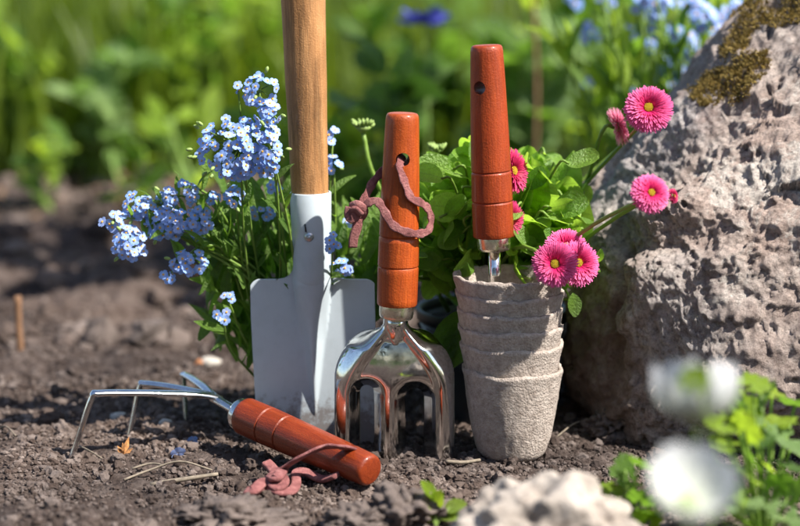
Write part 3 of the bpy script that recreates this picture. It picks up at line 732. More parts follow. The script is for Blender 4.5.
# ------------------------------------------------------------------ hand cultivator lying on the soil
tips = [PZ(64, 460, 0.0), PZ(124, 441, 0.0), PZ(187, 424, 0.0)]
butt = PZ(371, 471, 0.0125); ax = Vector((-0.72, 0.69, 0)).normalized()
fe = butt + ax * 0.113; fe = PXY(fe.x, fe.y, 416)
root = thing('hand_cultivator', 'three pronged hand cultivator with red handle lying on the dark soil', 'hand rake', (fe.x, fe.y, 0))
cr = 17.2 * px_size(0.0)
axd = (butt - fe).normalized()
REDW3 = wood('red_wood_lying', [(p_, (c_[0] * 0.70, c_[1] * 0.66, c_[2] * 0.9)) for p_, c_ in RED], axd, 0.15, 0.42)  # red darkened to carry the shade on the lying handle
hc = butt - axd * 0.020
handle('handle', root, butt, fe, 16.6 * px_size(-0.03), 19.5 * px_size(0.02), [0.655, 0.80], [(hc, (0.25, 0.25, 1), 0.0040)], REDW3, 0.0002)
mb = MB(); mb.lathe([(0, 0.0103), (0.001, 0.0106), (0.006, 0.0104), (0.0075, 0.0098), (0.0076, 0.005)], fe + axd * 0.0015, fe - axd, 36)
part('ferrule', mb, STEEL, root)
J = PXY(fe.x - axd.x * 0.033 * 0.9, fe.y - axd.y * 0.033, 399)
print('J', proj(np.array([J[:]])), 'fe', proj(np.array([fe[:]])))
mb = MB(); mb.tube(spline([fe - axd * 0.004, fe * 0.5 + J * 0.5, J + (J - fe) * 0.12], 5), [0.0038] * 11, 12, 0.75); part('shank', mb, STEEL, root)
elb = [(94, 393), (141, 383), (184, 374)]
for k in range(3):
    t_ = tips[k]; e_ = PXY(*((P(elb[k][0], elb[k][1], t_.y + (-0.001, 0.004, 0.008)[k]))[:2]), elb[k][1])
    tp = Vector((t_.x, t_.y, gz(t_.x, t_.y) - 0.012))
    pts = [J - (e_ - J).normalized() * 0.004 + Vector((0, 0, 0.0005)), J + (e_ - J) * 0.12 + Vector((0, 0.001 * (k - 1), 0.0025 - k * 0.0006)), J + (e_ - J) * 0.5 + Vector((0, 0, 0.002)), e_ + (J - e_) * 0.055 + Vector((0, 0, 0.0002)),
           e_ + (tp - e_) * 0.06 + Vector((-0.0004, 0, 0)), e_ + (tp - e_) * 0.55, tp]
    s_ = spline(pts, 6); mb = MB(); n_ = len(s_)
    mb.tube(s_, [(0.0042, 0.0040, 0.0034)[k] - 0.0016 * max(0, (i / n_ - 0.6)) for i in range(n_)], 12, 0.50, (0, 0, 1)); part('prong', mb, STEEL, root)
# cord
def pc(x, y, z): return PZ(x, y, z)
mb = MB()
hcp = hc + Vector((0.0, 0.0, 0.012))
c1 = [hc + Vector((0.002, 0.002, 0.002)), pc(351, 450, 0.023), pc(341, 447, 0.027), pc(324, 447, 0.0265), pc(303, 456, 0.022), pc(284, 468, 0.013), pc(277, 475, 0.008)]
s_ = spline(c1, 6); mb.tube(s_, [0.0040 * (1 + 0.07 * math.sin(i * 1.3)) for i in range(len(s_))], 10, 0.22, (0.1, -0.5, 1))
c2 = [hc + Vector((-0.006, -0.010, -0.006)), pc(322, 479, 0.004), pc(305, 472, 0.007), pc(296, 474, 0.007), pc(296, 484, 0.005), pc(291, 491, 0.005), pc(278, 492, 0.006), pc(268, 487, 0.006)]
s_ = spline(c2, 6); mb.tube(s_, 0.0031, 10, 0.42, (0.2, -0.5, 1))
for q_ in ([pc(277, 475, 0.008), pc(271, 467, 0.009), pc(266, 462, 0.011)], [pc(280, 474, 0.009), pc(284, 482, 0.009), pc(277, 488, 0.008), pc(270, 480, 0.009), pc(276, 473, 0.011)],
           [pc(272, 484, 0.007), pc(262, 488, 0.006), pc(250, 493, 0.006)], [pc(276, 486, 0.008), pc(264, 482, 0.009), pc(254, 490, 0.009), pc(246, 491, 0.008)], [pc(283, 470, 0.012), pc(276, 478, 0.013), pc(270, 476, 0.010)]):
    s_ = spline(q_, 5); mb.tube(s_, 0.0034, 10, 0.42, (0.1, -0.6, 1))
part('cord', mb, LEATHER, root)

# ------------------------------------------------------------------ leaf and flower meshes (shared)
def leaf_mesh(name, mat, wfun, nl=8, nw=2, curl=0.25, fold=0.18, wave=0.0, seed=0):
    rg = np.random.default_rng(seed); V = []; F = []
    ph = rg.uniform(0, 6)
    for i in range(nl + 1):
        t = i / nl; w = wfun(t)
        for j in range(-nw, nw + 1):
            s = j / nw; V.append((t - 0.12 * curl * t * t, s * w, curl * (t - 1.25 * t * t) + fold * w * abs(s) ** 1.5 + wave * math.sin(t * 9 + ph + s * 2) * abs(s)))
    m_ = 2 * nw + 1
    for i in range(nl):
        for j in range(2 * nw): b = i * m_ + j; F.append((b, b + 1, b + m_ + 1, b + m_))
    return new_mesh(name, V, F, mat)
spat = lambda w: (lambda t: 0.013 + w * max(0.0, math.sin(math.pi * min(1, max(0, (t - 0.72) / 0.285)) ** 0.85)) ** 0.62 if t < 0.999 else 0.02)
lance = lambda w: (lambda t: 0.01 + w * math.sin(math.pi * min(1, t * 0.96 + 0.04)) ** 0.8 * (1 - 0.35 * t))
oval = lambda w: (lambda t: 0.008 + w * math.sin(math.pi * min(1, t * 0.98)) ** 0.65)
DL = [leaf_mesh('daisy_leaf', DLEAF, spat(w), 18, 2, c_, 0.5, 0.010, i) for i, (w, c_) in enumerate([(0.115, 0.25), (0.13, 0.12), (0.105, 0.4), (0.12, -0.1)])]
FL = [leaf_mesh('forget_leaf', FLEAF, lance(w), 7, 1, c_, 0.3, 0.01, i) for i, (w, c_) in enumerate([(0.14, 0.3), (0.17, 0.15), (0.11, 0.45)])]
OL = {m_.name: [leaf_mesh(m_.name, m_, oval(w), 7, 2, c_, 0.25, 0.02, i) for i, (w, c_) in enumerate([(0.24, 0.3), (0.30, 0.15), (0.2, 0.4)])] for m_ in (BLEAF, PLEAF, LLEAF)}
def fmn_mesh(name, seed):              # forget-me-not: five round petals, radius 1, facing +X
    rg = np.random.default_rng(seed); mb = MB()
    for k in range(5):
        a0 = 2 * math.pi * k / 5 + rg.uniform(-0.06, 0.06); cup = rg.uniform(-0.05, 0.22); V = []; A = []
        rows = [(0.10, 0.10), (0.36, 0.32), (0.64, 0.46), (0.88, 0.40), (1.0, 0.20)]
        for r, w in rows:
            for s in (-1, 0, 1):
                y, z = r, s * w; zz = cup * r * r - 0.05 * abs(s)
                V.append((zz + 0.02 * rg.normal() * r, y * math.cos(a0) - z * math.sin(a0), y * math.sin(a0) + z * math.cos(a0))); A.append(min(1, max(0, (r - 0.2) * 2.2)))
        F = []
        for i in range(len(rows) - 1):
            for j in range(2): b = i * 3 + j; F.append((b, b + 1, b + 4, b + 3))
        mb.add(V, F, 0, A)
    return mb.mesh(name, BLUE, True, True)
FLL = [leaf_mesh('lime_leaf', LLEAF, lance(0.13), 7, 1, 0.3, 0.3, 0.01, 4)]
FM = [fmn_mesh('forget_me_not_flower', i) for i in range(4)]
mb = MB(); mb.lathe([(0, 0.20), (0.10, 0.23), (0.15, 0.17), (0.13, 0.05)], (0.0, 0, 0), (1, 0, 0), 8); EYEM = mb.mesh('flower_centre', EYE)
def flower(parent, loc, nrm, r):
    o = place('flower', random.choice(FM), parent, loc, nrm, (random.uniform(-1, 1), random.uniform(-1, 1), random.uniform(-1, 1)), r)
    sub('flower_centre', EYEM, o); return o
def stem(parent, pts, r0, r1=None, mat=None, seg=6, name='stem'):
    s_ = spline(pts, 5); n_ = len(s_); r1 = r0 * 0.6 if r1 is None else r1; mb = MB()
    mb.tube(s_, [r0 + (r1 - r0) * i / n_ for i in range(n_)], seg); return part(name, mb, mat or STEM, parent)
def rv(s=1.0): return Vector((random.gauss(0, s), random.gauss(0, s), random.gauss(0, s)))
TOCAM = Vector((0, -1, 0.25)).normalized()

# ------------------------------------------------------------------ forget-me-not behind the spade
def forget(label, base, clusters, leaves, fr=0.0033, loose=()):
    root = thing('forget_me_not_plant', label, 'flower', base)
    for (cx, cy, rx, ry, n, Y, bend) in clusters:
        c = P(cx, cy, Y); s = px_size(Y); b = Vector(base) + Vector((random.uniform(-.012, .012), random.uniform(-.01, .01), 0))
        if bend < -0.015 and cx < 215:
            v1 = P(272 + random.uniform(-9, 9), 312 + random.uniform(-15, 15), Y + 0.03); v2 = P(cx * 0.45 + 252 * 0.55, min(cy, 250) * 0.6 + 258 * 0.4 + random.uniform(-9, 9), Y + 0.012)
            path = [b, v1, v2, v2.lerp(c, 0.6) + Vector((0, 0, 0.006)), c]
        else:
            mid = b * 0.45 + c * 0.55 + Vector((bend * 0.6 + random.gauss(0, .005), 0, 0.010)); path = [b, b * 0.75 + mid * 0.25 + Vector((0, 0, 0.006)), mid, c]
        stem(root, path, 0.0011, 0.0006)
        for f in (0.45, 0.6, 0.75, 0.86):
            s_ = spline(path, 8); q = s_[int(f * (len(s_) - 1))]; d = (c - b).normalized() + rv(.55); l_ = random.uniform(.012, .026)
            place('leaf', random.choice(FL), root, q, d, Vector((.3, -.6, .7)) + rv(.4), (l_, l_, l_))
        pl = []
        tries = 0
        while len(pl) < n and tries < 4000:
            tries += 1
            d = rv(); d.normalize(); d.y = -abs(d.y) * 0.8 + 0.25 * random.random(); k = random.uniform(0.75, 1.0)
            q = c + Vector((d.x * rx * s, d.y * min(rx, ry) * s * 0.9, d.z * ry * s)) * k
            if any((q - o_).length < fr * 0.80 for o_ in pl): continue
            pl.append(q)
            nr = (d * 0.7 + TOCAM * 0.75 + Vector((0.12, 0, 0.25)) + rv(0.30)).normalized(); flower(root, q, nr, fr * random.uniform(0.82, 1.12))
        if n >= 6:
            mb = MB()
            for q in pl[::2]: mb.tube([c + (q - c) * 0.1, q - (q - c).normalized() * 0.0005], 0.0004, 4)
            part('flower_stalks', mb, STEM, root); root.children[-1]['kind'] = 'stuff'
            for _ in range(max(1, n // 7)):      # buds
                d = rv().normalized(); q = c + Vector((d.x * rx * s, d.y * rx * s * 0.5, d.z * ry * s)) * 1.1; mb = MB()
                mb.lathe([(0, 0.0003), (0.0012, 0.0011), (0.0030, 0.0011), (0.0042, 0.0004)], q, q + d, 8); part('bud', mb, BUD, root)
    for (x0, y0, x1, y1, Ya, Yb, n, lmin, lmax) in leaves:
        for _ in range(n):
            q = P(random.uniform(x0, x1), random.uniform(y0, y1), random.uniform(Ya, Yb))
            d = ((q - Vector(base)).normalized() * 0.7 + Vector((random.gauss(0, .6), random.gauss(0, .4), random.uniform(0, .8)))).normalized()
            L = random.uniform(lmin, lmax); nn = Vector((0.35, -0.55, 0.7)) + rv(0.45)
            place('leaf', random.choice(FL), root, q - d * L * 0.5, d, nn, (L, L, L))
    return root
fb = P(285, 400, 0.115); fb.z = gz(fb.x, fb.y)
forget('forget me not plant with sky blue flowers growing behind the white spade', fb, [
    (240, 148, 43, 33, 95, 0.045, -0.01), (260, 90, 18, 16, 18, 0.045, 0.0), (238, 86, 4, 4, 2, 0.045, 0.0), (270, 112, 11, 13, 11, 0.04, 0.0), (272, 150, 12, 26, 18, 0.035, 0.0),
    (113, 220, 11, 11, 9, 0.060, -0.03), (139, 206, 15, 14, 22, 0.065, -0.03), (130, 243, 16, 17, 24, 0.06, -0.03), (166, 222, 22, 17, 34, 0.065, -0.02),
    (168, 197, 10, 9, 8, 0.07, -0.02), (188, 190, 9, 13, 8, 0.07, -0.02), (198, 222, 13, 17, 18, 0.07, -0.02), (190, 262, 18, 14, 20, 0.065, -0.02), (168, 277, 7, 5, 4, 0.065, -0.02), (213, 198, 5, 5, 3, 0.07, -.01), (235, 198, 9, 12, 8, 0.07, -0.01),
    (228, 300, 6, 7, 3, 0.065, -0.01), (222, 315, 7, 9, 4, 0.062, -0.01), (262, 214, 11, 8, 6, 0.09, 0.0), (275, 190, 6, 8, 4, 0.09, 0)],
    [(205, 170, 300, 345, 0.09, 0.15, 120, 0.022, 0.045), (215, 230, 295, 345, 0.088, 0.12, 60, 0.02, 0.04), (195, 215, 240, 285, 0.075, 0.11, 22, 0.012, 0.028)])
fb = P(352, 400, 0.125); fb.z = gz(fb.x, fb.y)
forget('small forget me not with few pale blue flowers between spade and fork', fb, [
    (333, 137, 6, 8, 4, 0.10, 0.0), (334, 166, 7, 10, 6, 0.10, 0.0), (333, 243, 6, 9, 5, 0.048, 0.0), (343, 267, 12, 8, 8, 0.066, 0.0), (352, 222, 6, 5, 2, 0.10, 0.0)],
    [(322, 215, 388, 300, 0.09, 0.16, 46, 0.022, 0.045)])

# ------------------------------------------------------------------ pink daisies in a dark nursery pot
DY = 0.155; dp = px_size(DY)
pc_ = P(492, 306, DY); rr_ = 76 * dp
prt = thing('plastic_pot', 'dark plastic nursery pot of daisies, mostly hidden behind the peat pots', 'plant pot', (pc_.x, DY, 0))
mb = MB(); H = pc_.z - 0.0
mb.lathe([(-0.002, rr_ * 0.78), (H * 0.5, rr_ * 0.88), (H - 0.008, rr_ * 0.965), (H - 0.008, rr_ * 0.93), (0.001, rr_ * 0.75)], (pc_.x, DY, 0), (pc_.x, DY, 1), 48, caps=False)
part('pot_wall', mb, PLASTIC, prt)
mb = MB(); mb.lathe([(H - 0.0085, rr_ * 0.967), (H - 0.008, rr_ * 1.0), (H - 0.001, rr_ * 1.01), (H, rr_ * 1.0), (H - 0.001, rr_ * 0.94), (H - 0.0085, rr_ * 0.94)], (pc_.x, DY, 0), (pc_.x, DY, 1), 48, caps=False)
part('rim', mb, PLASTIC, prt)
V, F = blob(4, (rr_ * 0.92, rr_ * 0.92, 0.008), (pc_.x, DY, H - 0.014), 5, 0.1, 2, 0.15, 9); link('soil', new_mesh('soil', V, F, SOIL), prt)

def daisy_mesh(seed, mat, rings=((0.30, 0.56, 66, 26), (0.34, 0.68, 50, 38), (0.36, 0.80, 34, 48), (0.30, 0.90, 18, 58), (0.30, 0.97, 2, 64), (0.25, 1.0, -14, 66), (0.25, 0.95, -30, 60)), wq=0.040):
    """a pompon of narrow quilled petals, radius 1, facing +X"""
    rg = np.random.default_rng(seed); mb = MB()
    for ri, (r0, r1, ang_, n) in enumerate(rings):
        for k in range(n):
            a0 = 2 * math.pi * (k + rg.uniform(-0.25, 0.25)) / n; an = R(ang_ + rg.normal() * 6); L = (r1 - 0.18) * rg.uniform(0.93, 1.05); V = []; A = []
            for i in range(5):
                t = i / 4; r = 0.18 + L * t * math.cos(an * (1 - 0.35 * t)); x = L * t * math.sin(an) * (1 - 0.30 * t) + 0.03 - 0.02 * ri
                w = wq * (0.55, 0.8, 1.0, 1.0, 0.45)[i] * rg.uniform(0.9, 1.1)
                for s in (-1, 0, 1):
                    V.append((x - 0.022 * (s == 0) * (1 - t * 0.4), r * math.cos(a0) - s * w * math.sin(a0), r * math.sin(a0) + s * w * math.cos(a0))); A.append((0.15, 0.5, 0.8, 1, 1, 1, 1)[ri] * np.clip((t - 0.30) * 1.35 + 0.05 * rg.normal(), 0, 1) ** 1.2)
            F = []
            for i in range(4):
                for j in range(2): b = i * 3 + j; F.append((b, b + 1, b + 4, b + 3))
            mb.add(V, F, 0, A)
    return mb.mesh('petals', mat, True, True)
def disc_mesh():
    mb = MB(); rg = np.random.default_rng(3)
    mb.lathe([(0, 0.17), (0.06, 0.18), (0.10, 0.13), (0.12, 0.04)], (0, 0, 0), (1, 0, 0), 14)
    for k in range(46):
        r = 0.17 * math.sqrt((k + 0.5) / 46); a_ = k * 2.4; c = Vector((0.10 - 1.2 * r * r, r * math.cos(a_), r * math.sin(a_)))
        mb.lathe([(0, 0.020), (0.035, 0.022), (0.05, 0.010)], c, c + Vector((1, r * math.cos(a_), r * math.sin(a_))), 6)
    return mb.mesh('flower_centre', YEL)
def sepal_mesh():
    mb = MB(); mb.lathe([(-0.30, 0.06), (-0.27, 0.16), (-0.16, 0.36), (-0.06, 0.42), (-0.10, 0.30)], (0, 0, 0), (1, 0, 0), 12); return mb.mesh('sepals', BUD)
DM = [daisy_mesh(i, PINK) for i in range(3)]; DD = disc_mesh(); DS = sepal_mesh(); DMD = daisy_mesh(9, DPINK); DMP = daisy_mesh(11, petal_mat('pale_pink_petal', (0.80, 0.20, 0.38), (0.88, 0.46, 0.58), 0.4))
crown = Vector((pc_.x, DY, H - 0.004))
droot = thing('daisy_plant', 'pink pompon daisies with round green leaves growing in the dark pot', 'flower', crown)
def daisy(px, py, Y, rpx, nrm, base=None, mid=None, me=None, label=None):
    c = P(px, py, Y); r = rpx * px_size(Y); n_ = Vector(nrm).normalized()
    o = place('flower_head', me or random.choice(DM), droot, c, n_, (0.3, 0.1, 1), r); sub('flower_centre', DD, o); sub('sepals', DS, o)
    if label: o['label'] = label
    e = c - n_ * r * 0.25; b = base or crown + Vector((random.uniform(-.02, .02), random.uniform(-.02, .02), 0))
    m1 = [b] + ([mid] if mid else [b * 0.5 + c * 0.5 + Vector((0, 0, 0.012))]) + [e - n_ * r * 0.7, e]
    stem(droot, m1, 0.0014, 0.0012, None, 8)
daisy(648.5, 108, 0.075, 25, (-0.10, -0.86, 0.46), mid=P(585, 185, 0.12))
daisy(651, 193, -0.030, 21, (0.28, -0.80, 0.42), mid=P(578, 235, 0.03))
daisy(555, 264, -0.008, 24, (-0.15, -0.93, 0.28), mid=P(515, 248, 0.06))
daisy(578, 263, 0.012, 24, (0.30, -0.90, 0.30), mid=P(530, 250, 0.07))
daisy(566, 247, 0.026, 22, (0.0, -0.75, 0.6), mid=P(530, 248, 0.08))
daisy(620, 126, 0.10, 20, (0.97, -0.02, 0.34), mid=P(575, 205, 0.13), me=DMP, label='pale pink daisy head turned side on')
daisy(513, 171, 0.052, 24, (0.72, -0.55, 0.20), mid=P(500, 240, 0.12), me=DMD)
daisy(508, 219, 0.054, 20, (0.5, -0.8, 0.1), mid=P(497, 260, 0.12), me=DMD)
daisy(674, 196, -0.005, 8, (0.8, -0.45, 0.2), mid=P(620, 215, 0.05), me=DMD, label='small dark red daisy bud half hidden behind the pink one')
stem(droot, [crown, P(560, 205, 0.14), P(625, 142, 0.13)], 0.0016)
# spent heads
def spent(px, py, Y, r, base, mid):
    c = P(px, py, Y); mb = MB(); rr2 = r * px_size(Y)
    mb.lathe([(0, 0.0012), (rr2 * 0.3, rr2 * 0.55), (rr2 * 0.62, rr2 * 0.85), (rr2 * 0.8, rr2 * 0.6), (rr2 * 0.95, rr2 * 0.15)], c - Vector((0, 0, rr2 * 0.5)), c + Vector((0.02, -0.1, 1)), 14)
    for k in range(16):
        a_ = 2 * math.pi * k / 16; d = Vector((math.cos(a_), math.sin(a_), 0.35 + random.uniform(-.15, .3))); mb.tube([c + d * rr2 * 0.5, c + d * rr2 * 0.95, c + d * rr2 * 1.15 + Vector((0, 0, 0.001))], [0.0011, 0.0013, 0.0005], 5)
    part('spent_head', mb, BUD, droot); stem(droot, [base, mid, c - Vector((0, 0, rr2 * 0.4))], 0.0017, 0.0015, None, 8)
spent(363, 128, 0.13, 10, crown + Vector((-0.03, 0, 0)), P(378, 185, 0.13))
spent(437, 150, 0.13, 8, crown + Vector((-0.02, 0, 0)), P(440, 190, 0.14))
def dleaf(px, py, Y, L=None, wide=1.0, nn=None):
    tip = P(px, py, Y); b = crown + Vector((random.uniform(-.022, .022), random.uniform(-.02, .02), 0)); d = tip - b; L = d.length
    n_ = nn or (Vector((0.40, -0.95, 0.40)) + rv(0.42))
    w = wide * random.uniform(0.85, 1.2) * (0.085 / max(L, 0.05)) ** 0.7
    place('leaf', random.choice(DL), droot, b, d, n_, (L, L * w, L))
for _ in range(120):
    a_ = random.uniform(0, math.pi); k = random.uniform(0.15, 1.08)
    dleaf(494 + 98 * math.cos(a_) * k * random.choice((1, 1, .8)), 275 - 128 * math.sin(a_) * k, random.uniform(0.07, 0.20))
for (x, y, Y) in [(436, 152, 0.16), (452, 178, 0.13), (425, 200, 0.12), (440, 225, 0.11), (458, 240, 0.10), (470, 255, 0.10), (548, 165, 0.14), (560, 150, 0.17), (575, 190, 0.15), (580, 215, 0.13), (560, 215, 0.12), (543, 195, 0.13), (425, 270, 0.11), (540, 240, 0.10), (420, 180, .15), (520, 255, 0.07), (512, 268, 0.06), (535, 268, 0.06)]:
    dleaf(x, y, Y, wide=1.3)
for _ in range(40):
    dleaf(random.choice((random.uniform(418, 470), random.uniform(515, 592), random.uniform(520, 590))), random.uniform(150, 280), random.uniform(0.06, 0.115), wide=1.15)
rl = lambda w: (lambda t: 0.01 + w * math.sin(math.pi * min(1, t * 0.985)) ** 0.55 * (0.75 + 0.35 * t))
RL = [leaf_mesh('round_leaf', DLEAF, rl(w), 9, 2, c_, 0.35, 0.02, i + 20) for i, (w, c_) in enumerate([(0.36, 0.25), (0.40, 0.1), (0.33, 0.38), (0.38, -0.15)])]
for k in range(125):
    a_ = random.uniform(-0.1, math.pi + 0.1); kk = random.uniform(0.2, 1.08); x, y = 500 + 92 * math.cos(a_) * kk, 268 - 122 * math.sin(a_) * kk
    if k > 80: x, y = random.choice((random.uniform(420, 470), random.uniform(525, 590))), random.uniform(155, 270)
    q = P(x, y, random.uniform(0.055, 0.13)); out = (q - crown).normalized(); d = (out * 0.7 + Vector((random.gauss(0, .7), random.gauss(-.2, .4), random.gauss(-.1, .6)))).normalized(); L = random.uniform(0.017, 0.027); b = q - d * L * 0.5
    place('leaf', random.choice(RL), droot, b, d, Vector((0.45, -0.75, 0.6)) + rv(.40), L); stem(droot, [crown + Vector((random.uniform(-.02, .02), random.uniform(-.02, .02), 0)), crown.lerp(b, .55) + Vector((0, 0, .006)), b - d * .006, b + d * .002], 0.0010, 0.0008, None, 5)
def free_leaf(px, py, Y, d, n_, L, me, parent, name='leaf', w=1.0):
    place(name, me, parent, P(px, py, Y) - Vector(d).normalized() * L * 0.5, d, n_, (L, L * w, L))
free_leaf(452, 340, 0.075, (-0.5, -0.3, -1), (0.3, -1, 0.3), 0.046, OL['far_leaf'][1], droot); free_leaf(441, 352, 0.08, (-0.3, -0.3, -1), (-0.2, -1, 0.3), 0.040, OL['far_leaf'][0], droot)
free_leaf(372, 295, 0.09, (-0.1, -0.2, -1), (0.1, -1, 0.3), 0.04, OL['far_leaf'][1], droot); free_leaf(574, 305, 0.06, (0.1, -0.2, -1), (0.3, -1, 0.3), 0.016, OL['far_leaf'][1], droot)

# ------------------------------------------------------------------ stones, clods and litter
def stone(name, label, cat, V, F, mat, group=None):
    c = V.mean(0); o = link(name, new_mesh(name, V, F, mat), None, (c[0], c[1], V[:, 2].min())); return tag(o, label, cat, group)
c = P(552, 520, -0.20); parts_ = []
V1, F1 = blob(5, (0.030, 0.030, 0.030), (P(520, 512, -0.19)[:]), 3, 0.5, 1.8, 0.25, 5)
V2, F2 = ico(6)
ce = np.array(P(549, 541, -0.195)[:]); r_ = 1 + 0.45 * noise(V2 * 1.9 + 40, 3) + 0.15 * noise(V2 * 4.6 + 9, 8) + 0.05 * noise(V2 * 10, 9) - 0.10 * smooth(0.3, 0.05, worley(V2 * 2.2 + 5, 6))
V2 = V2 * r_[:, None] * np.array([0.046, 0.038, 0.035]) + ce
stone('pale_stone', 'pale lumpy stone, out of focus in front of the peat pots', 'stone', V2, F2, PALE)
for (x, y, Y, w, h_, sd, lb) in [(405, 503, -0.115, 0.022, 0.015, 4, 'large brown soil clod in front of the lying handle butt'), (360, 512, -0.125, 0.020, 0.010, 6, 'flat grey soil clod at the bottom edge, left of the largest clod'),
                              (232, 505, -0.115, 0.026, 0.010, 8, 'dark soil clod below the cultivator cord knot'), (612, 432, 0.085, 0.016, 0.013, 12, 'grey soil lump in shade between boulder and peat pots')]:
    c = P(x, y, Y); c.z = gz(c.x, Y) + h_ * 0.35; V, F = blob(5, (w, w * 0.8, h_), c[:], sd, 0.5, 1.7, 0.45, 4.2); V = V + 0.0013 * np.stack([noise(V * 350 + sd), noise(V * 350 + sd + 9), noise(V * 350 + sd + 19)], 1) * 1.6; stone('soil_clod', lb, 'soil clod', V, F, CRUMB, 'clods of soil')
PEB = plain('pebble_white', (0.45, 0.41, 0.36), 0.7, 0, 150, 0.25); PEBO = plain('pebble_orange', (0.55, 0.22, 0.08), 0.7, 0, 200, 0.4)
for (x, y, w, mt, sd, lb) in [(210, 358, 0.008, PEB, 3, 'white pebble lying by the left edge of the spade'), (202, 358, 0.006, PEBO, 4, 'orange pebble touching the white pebble left of the spade'), (119, 412, 0.006, PEB, 5, 'small white pebble behind the cultivator prongs'),
                              (166, 424, 0.005, PEB, 7, 'tiny pale pebble under the cultivator shank'), (186, 276, 0.012, PEBO, 8, 'orange pebble far behind the drooping blue flowers')]:
    c = PZ(x, y, 0.003); c.z = gz(c.x, c.y) + w * 0.25; V, F = blob(3, (w, w * 0.8, w * 0.6), c[:], sd, 0.3); stone('pebble', lb, 'pebble', V, F, mt)
def litter(name, label, cat, pts, r, mat, group=None):
    q = []
    for (x, y, dz) in pts: c = PZ(x, y, 0.002); c.z = gz(c.x, c.y) + 0.002 + dz; q.append(c)
    s_ = spline(q, 5); mb = MB(); mb.tube(s_, [r * (1 - 0.3 * i / len(s_)) for i in range(len(s_))], 6)
    o = link(name, mb.mesh(name, mat), None, q[0]); return tag(o, label, cat, group)
litter('twig', 'straight brown twig lying on soil below the cultivator prongs', 'twig', [(150, 479, .001), (185, 478, .003), (218, 475, .002)], 0.0017, STRAW)
litter('straw', 'long thin curved straw lying just above the straight twig', 'straw', [(124, 476, 0), (150, 469, .003), (180, 468, .004), (212, 470, .001)], 0.0008, STRAW)
litter('straw', 'short pale straw beside the dry leaf scrap', 'straw', [(132, 466, .001), (150, 464, .004), (165, 466, .002)], 0.0008, STRAW)
litter('straw', 'pale straw at the left edge of the picture', 'straw', [(-4, 428, .001), (6, 435, .004), (16, 441, .001)], 0.0006, STRAW)
litter('straw', 'thin straw leaning by the leftmost prong tip', 'straw', [(76, 446, .001), (88, 452, .004), (102, 457, .001)], 0.0006, STRAW)
litter('straw', 'thin straw lying in the shade between pots and boulder', 'straw', [(556, 436, .001), (575, 430, .004), (594, 424, .002)], 0.0006, STRAW)
litter('twig', 'dark twig lying between the fork prongs and the peat pots', 'twig', [(446, 463, .002), (462, 464, .004), (480, 461, .002)], 0.0014, STRAW)
for (x, y, s, rt, lb) in [(178, 451, 0.0050, 0.4, 'fallen blue petal upright on the soil below the cultivator'), (192, 437, 0.004, 2.0, 'fallen blue petal in shade by the cultivator shank')]:
    c = PZ(x, y, 0.004); c.z = gz(c.x, c.y) + s * 0.7
    o = bpy.data.objects.new('fallen_flower', FM[0]); COL.objects.link(o); o.location = c; o.scale = (s, s, s); o.rotation_euler = (rt, 0.5, -1.2); tag(o, lb, 'petal')
# dry leaf scrap
mb = MB(); rg = np.random.default_rng(5); c = PZ(124, 452, 0.004); c.z = gz(c.x, c.y) + 0.003
for k in range(9):
    d = Vector((rg.normal(), rg.normal(), abs(rg.normal()) * 0.8)).normalized(); L = rg.uniform(0.006, 0.011); s_ = d.orthogonal().normalized() * L * 0.22
    mb.add([c - d * 0.001, c + d * L * 0.5 + s_, c + d * L + Vector((0, 0, 0.001)), c + d * L * 0.55 - s_], [(0, 1, 2, 3)])
tag(link('dry_leaf', mb.mesh('dry_leaf', DRY), None, c), 'crumpled orange brown dry leaf between the prongs', 'leaf')
# upright stick
b = PZ(21, 352, 0.0); mb = MB(); s_ = spline([b - Vector((0, 0, .01)), b + Vector((-.001, 0, .02)), PXY(b.x - 0.001, b.y, 296)], 5); mb.tube(s_, [0.0031, .003, .003, .0031, .0029, .0029, .003, .0029, .0029, .0031, .0032], 8)
tag(link('stick', mb.mesh('stick', BARK), None, b), 'short brown stick standing upright in soil at left', 'stick')
# seedling
sb = P(436, 515, -0.125); sb.z = gz(sb.x, sb.y); sd_ = thing('seedling', 'small green seedling in front of the fork, left of the pale stone', 'seedling', sb)
for k, (x, y, d) in enumerate([(432, 494, (-0.6, 0, 0.8)), (450, 508, (0.9, -0.2, 0.35)), (428, 518, (-.2, -.3, 1)), (446, 517, (0.7, -0.3, 0.1)), (437, 503, (0.2, -0.4, 0.8))]):
    q = P(x, y, -0.125); stem(sd_, [sb, (sb + q) / 2 + Vector((0, 0, .003)), q], 0.0007); place('leaf', OL['lime_leaf'][k % 3], sd_, q - Vector(d).normalized() * 0.004, d, (0, -0.7, 0.7), 0.014)

# ------------------------------------------------------------------ white flowers and leaves in the foreground
def crenate(seed, mat):
    rg = np.random.default_rng(seed); V = [(0, 0, 0)]; F = []; n_ = 36; rings = 4
    for j in range(1, rings + 1):
        for k in range(n_):
            a_ = -math.pi + 0.22 + (2 * math.pi - 0.44) * k / (n_ - 1); r = (j / rings) * (0.52 + 0.06 * math.cos(a_ * 9) * (j == rings) - 0.05 * math.cos(a_) + 0.02 * rg.normal() * (j == rings))
            V.append((0.12 + r * math.cos(a_), r * math.sin(a_), 0.18 * r * r + 0.05 * math.cos(a_ * 5) * r))
    for k in range(n_ - 1):
        F.append((0, 1 + k, 2 + k))
        for j in range(rings - 1): b = 1 + j * n_ + k; F.append((b, b + n_, b + n_ + 1, b + 1))
    return new_mesh('lobed_leaf', V, F, mat)
CR = [crenate(1, LLEAF), crenate(2, BLEAF), crenate(3, PLEAF)]
